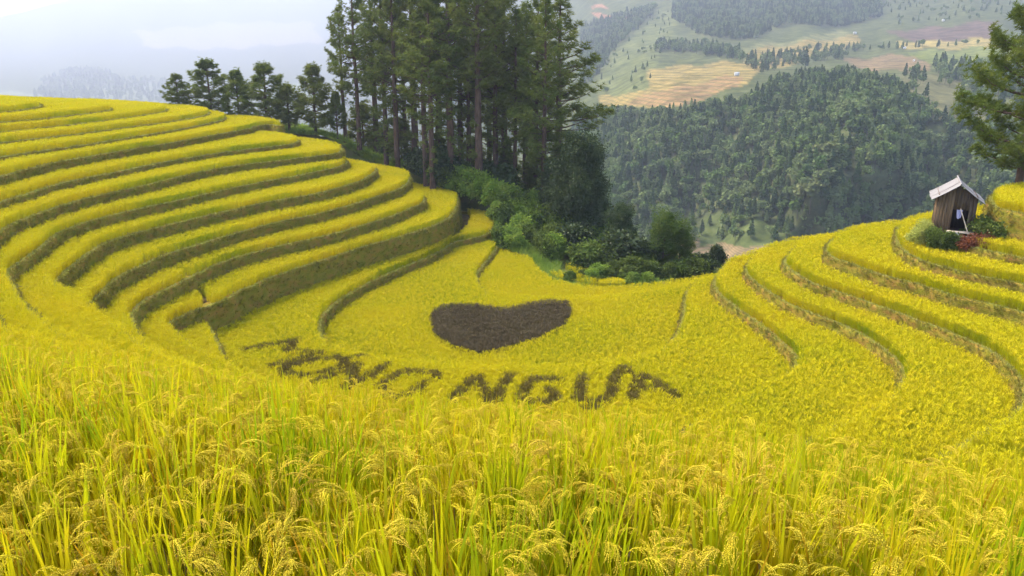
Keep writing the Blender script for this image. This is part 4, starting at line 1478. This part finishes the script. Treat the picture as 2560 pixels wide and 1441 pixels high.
m, nt, out = new_mat('far_land')
at = nt.nodes.new('ShaderNodeAttribute')
at.attribute_name = 'land'
as_ = nt.nodes.new('ShaderNodeAttribute')
as_.attribute_name = 'steps'
g = nt.nodes.new('ShaderNodeNewGeometry')
sx = nt.nodes.new('ShaderNodeSeparateXYZ')
nt.links.new(g.outputs['Position'], sx.inputs[0])
nzz = nt.nodes.new('ShaderNodeTexNoise')
nzz.inputs['Scale'].default_value = .012
nzz.inputs['Detail'].default_value = 5
nt.links.new(g.outputs['Position'], nzz.inputs['Vector'])
ad = nt.nodes.new('ShaderNodeMath')
ad.operation = 'MULTIPLY_ADD'
nt.links.new(nzz.outputs['Fac'], ad.inputs[0])
ad.inputs[1].default_value = 2.2
ab_ = nt.nodes.new('ShaderNodeAttribute')
ab_.attribute_name = 'band'
nt.links.new(ab_.outputs['Fac'], ad.inputs[2])
ml_ = nt.nodes.new('ShaderNodeMath')
ml_.operation = 'MULTIPLY'
nt.links.new(ad.outputs[0], ml_.inputs[0])
ml_.inputs[1].default_value = 2 * math.pi
sn = nt.nodes.new('ShaderNodeMath')
sn.operation = 'SINE'
nt.links.new(ml_.outputs[0], sn.inputs[0])
mr = nt.nodes.new('ShaderNodeMapRange')
mr.inputs['From Min'].default_value = .1
mr.inputs['From Max'].default_value = .8
nt.links.new(sn.outputs[0], mr.inputs['Value'])
mu = nt.nodes.new('ShaderNodeMath')
mu.operation = 'MULTIPLY'
mu.use_clamp = True
nt.links.new(mr.outputs[0], mu.inputs[0])
nt.links.new(as_.outputs['Fac'], mu.inputs[1])
mh = nt.nodes.new('ShaderNodeMath')
mh.operation = 'MULTIPLY'
mh.inputs[1].default_value = .6
nt.links.new(mu.outputs[0], mh.inputs[0])
col1 = mixc(nt, mh.outputs[0], at.outputs['Color'], (.10, .105, .04))
nzc, _ = noise_mix(nt, [(.34, .40, .42), (1.35, 1.28, 1.18)], .05, detail=10, rough=.78, lo=.36, hi=.64)
col2 = mixc(nt, 1.0, col1, nzc, 'MULTIPLY')
bs = nt.nodes.new('ShaderNodeBsdfDiffuse')
nt.links.new(col2, bs.inputs[0])
nt.links.new(bs.outputs[0], out.inputs[0])
M['far_land'] = m
me = fast_mesh('far_hills', FP, F, (M['far_land'],), smooth=True)
ca = me.attributes.new('land', 'FLOAT_COLOR', 'POINT')
ca.data.foreach_set('color', np.concatenate([colr.reshape(-1, 3), np.ones((GXF.size, 1))], 1).astype(np.float32).ravel())
sa = me.attributes.new('steps', 'FLOAT', 'POINT')
sa.data.foreach_set('value', strp.ravel().astype(np.float32))
ba = me.attributes.new('band', 'FLOAT', 'POINT')
ba.data.foreach_set('value', band.ravel().astype(np.float32))
tag(obj('far_hills', me), 'hazy mountainsides with woods and fields across the valley', kind='structure')


# far woods
def far_tree(seed, conifer, mat):
    r = np.random.default_rng(seed)
    H = 14.0
    W = 2.9 if conifer else 4.2
    n = 230 if conifer else 300
    mb_ = MB()
    mb_.tube([(0, 0, -1.5), (0, 0, H * .5)], [.22, .12], 5)
    if conifer:
        t = r.uniform(0, 1, n)
        rad = W * (1 - t) ** .75 * r.uniform(.45, 1.05, n)
        a = r.uniform(0, 6.283, n)
        c = np.stack([rad * np.cos(a), rad * np.sin(a), H * (.16 + .84 * t)], -1)
        sz = .95 - .4 * t
    else:
        lob = [(np.array((r.normal(0, 1.3), r.normal(0, 1.3), H * r.uniform(.38, .74))), r.uniform(1.9, 2.9)) for _ in range(7)]
        c = []
        for _ in range(n):
            q, rr_ = lob[r.integers(0, 7)]
            d = r.normal(size=3)
            d /= np.linalg.norm(d)
            c.append(q + d * rr_ * (.75 + .25 * r.uniform()))
        c = np.array(c)
        sz = np.full(n, .95)
    d = r.normal(size=(n, 3))
    d /= np.linalg.norm(d, axis=1)[:, None]
    s = np.cross(d, r.normal(size=(n, 3)))
    s /= np.linalg.norm(s, axis=1)[:, None]
    sz = (sz * r.uniform(.7, 1.3, n))[:, None]
    v = np.stack([c - d * sz, c + s * sz * .8, c + d * sz, c - s * sz * .8], 1).reshape(-1, 3)
    i = np.arange(n) * 4
    mb_.add(v, np.stack([i, i + 1, i + 2, i + 3], -1), 1)
    return mb_.mesh('far_tree', (M['bark'], mat))


FAR_MESH = [far_tree(1, True, M['far_conifer']), far_tree(2, True, M['far_conifer']), far_tree(3, False, M['far_leaf']), far_tree(4, False, M['far_leaf']), far_tree(5, True, M['far_leaf']), far_tree(6, True, M['far_conifer'])]
proto_collection('far_wood', FAR_MESH)
WOODS = [  # outline, metres squared per tree, size
    ([(1440, 290), (1700, 298), (1860, 264), (1925, 224), (2010, 200), (2120, 196), (2230, 222), (2290, 270), (2335, 300), (2420, 306), (2480, 330), (2760, 340), (2760, 640), (2350, 640), (2150, 620), (1990, 600), (1900, 545), (1720, 525), (1640, 600), (1500, 640), (1380, 600)], 24, .76),
    ([(1690, -60), (2190, -60), (2205, 45), (2110, 70), (1960, 62), (1880, 102), (1800, 98), (1740, 84), (1680, 50)], 60, 1.0),
    ([(1450, 70), (1560, 40), (1640, 20), (1600, 70), (1540, 120), (1480, 210), (1450, 215)], 90, 1.0),
    ([(1640, 118), (1760, 120), (1860, 140), (1850, 152), (1740, 136), (1640, 130)], 60, .9),
    ([(1840, 150), (2010, 128), (2100, 130), (2110, 150), (2020, 160), (1960, 168), (1900, 192)], 160, .8),
    ([(2250, 190), (2430, 185), (2470, 300), (2330, 300)], 330, .8),
    ([(1480, 60), (1700, 20), (1640, 160), (1620, 225), (1500, 245)], 800, .5),
    ([(2200, -40), (2560, -60), (2560, 40), (2220, 70)], 600, .6),
    ([(2100, 124), (2560, 100), (2560, 108), (2100, 134)], 160, .6),
    ([(2330, 168), (2560, 160), (2700, 250), (2700, 330), (2480, 320)], 150, .9),
    ([(1420, 560), (1640, 600), (1640, 720), (1420, 720)], 90, .9),
    ([(1740, 590), (1990, 590), (2100, 600), (1990, 612), (1760, 606)], 120, .7),
    ([(1640, 515), (1900, 530), (2020, 600), (1760, 604), (1640, 600)], 70, .62),
    ([(80, 250), (110, 205), (180, 178), (250, 180), (300, 200), (420, 208), (420, 262), (80, 262)], 1500, 2.2),
    ([(830, 250), (1350, 250), (1400, 560), (830, 520)], 900, 1.2),
]
A = FP[:-1, :-1]
area = np.linalg.norm(np.cross(FP[1:, :-1] - A, FP[:-1, 1:] - A), axis=-1)
cxm, cym = GXF[:-1, :-1] + 3, (GYF[:-1, :-1] + GYF[1:, :-1]) / 2
wood_pts, wood_sc = [], []
for poly, per, sc in WOODS:
    m = pip(poly, cxm, cym)
    lam = np.where(m, np.minimum(area, 12000) / per, 0)
    k = rng.poisson(lam)
    yy_, xx_ = np.nonzero(k)
    for y_, x_ in zip(yy_, xx_):
        for _ in range(k[y_, x_]):
            u, v = rng.uniform(0, 1, 2)
            p = FP[y_, x_] * (1 - u) * (1 - v) + FP[y_, x_ + 1] * u * (1 - v) + FP[y_ + 1, x_] * (1 - u) * v + FP[y_ + 1, x_ + 1] * u * v
            wood_pts.append(p)
            wood_sc.append(sc * rng.uniform(.65, 1.2))
wood_pts, wood_sc = np.array(wood_pts), np.array(wood_sc)
ppx, ppy, dep = project(wood_pts + np.array((0, 0, 7.0)))
inview = (ppx > 1400) & (ppx < 2560) & (ppy > 0) & (ppy < 620)
showy = np.where(inview & ~((ppx > 2300) & (ppy > 430)), wood_sc * 900 / dep, 0)
pick = np.argsort(-showy)[:300]
rest = np.setdiff1d(np.arange(len(wood_pts)), pick)
far_objs = [None] * len(FAR_MESH)
for i_ in pick:
    k = int(rng.integers(0, len(FAR_MESH)))
    lab = 'slender dark conifer in the wood on the slope across the valley' if k not in (2, 3) else 'round-crowned tree in the wood on the slope across the valley'
    o = obj('woodland_tree', FAR_MESH[k], None, wood_pts[i_], (0, 0, rng.uniform(0, 6.28)), wood_sc[i_])
    tag(o, lab, 'tree', 'conifers of the far wood' if k not in (2, 3) else 'round trees of the far wood')
o = scatter('far_woodland', wood_pts[rest], 'far_wood', (.7, 1.2), .03)
o.data.attributes['scl'].data.foreach_set('value', wood_sc[rest].astype(np.float32))
tag(o, 'dense dark woodland covering the slopes across the valley', 'woodland', kind='stuff')
for px, py, s, lab in ((2025, 505, 1.25, 'pale feathery tree, the brightest crown low in the far wood'), (2062, 392, 1.0, 'light green tree standing out in the middle of the far wood'), (2012, 152, 1.5, 'tall tree standing up on the ridge of the far wood')):
    p = at_range(px, py + 20, float(far_range(px, py + 20)) * .995)
    me_ = FAR_MESH[2].copy() if lab[0] != 't' else FAR_MESH[0]
    if lab[0] != 't':
        me_.materials[1] = M['far_bright']
    tag(obj('lone_tree', me_, None, p, (0, 0, 1), s), lab, 'tree')
# a few farmhouses, only specks in the photograph
for n_, (px, py, w, lab) in enumerate(((1842, 187, 9, 'tiny white farmhouse beside the path through the tan fields'), (2137, 84, 10, 'tiny white farmhouse at the top corner of the tan fields'), (2262, 121, 8, 'tiny pale farmhouse below the yellow field at right'), (2285, 152, 7, 'tiny pale shed on the brown field at right'), (2358, 52, 10, 'tiny white house on the upper right slope'))):
    d = float(far_range(px, py)) * .985
    p = at_range(px, py, d)
    e = obj('farmhouse', None, None, p, (0, 0, R(20 * n_)), w / 19.0)
    tag(e, lab, 'house')
    mb = MB()
    mb.box((0, 0, .5), (8, 5, 5))
    obj('wall', mb.mesh('wall', (M['plaster'],)), e)
    mb = MB()
    for sg in (-1, 1):
        mb.box((0, sg * 1.5, 3.6), (9, 3.6, .2), np.array(Matrix.Rotation(sg * -.5, 3, 'X')))
    obj('roof', mb.mesh('roof', (M['roof_far'],)), e)
print('woods', len(wood_pts))

# ------------------------------------------------------------------ haze
hz0 = min(FP[..., 2].min(), tz.min()) - 1.5
hz1 = max(FP[..., 2].max(), 30) + 30
mb = MB()
hx0, hx1 = FP[..., 0].min() - 50, FP[..., 0].max() + 50
hy0, hy1 = -60.0, FP[..., 1].max() + 50
mb.box(((hx0 + hx1) / 2, (hy0 + hy1) / 2, (hz0 + hz1) / 2), (hx1 - hx0, hy1 - hy0, hz1 - hz0))
m, nt, out = new_mat('haze')
pv = nt.nodes.new('ShaderNodeVolumePrincipled')
pv.inputs['Color'].default_value = (.70, .77, .93, 1)
pv.inputs['Density'].default_value = .00024
pv.inputs['Anisotropy'].default_value = .3
nt.links.new(pv.outputs[0], out.inputs['Volume'])
hz = obj('haze', mb.mesh('haze', (m,)))
tag(hz, 'pale blue haze filling the valley air', 'haze', kind='stuff')
print('haze box', hx0, hx1, hy0, hy1, hz0, hz1)
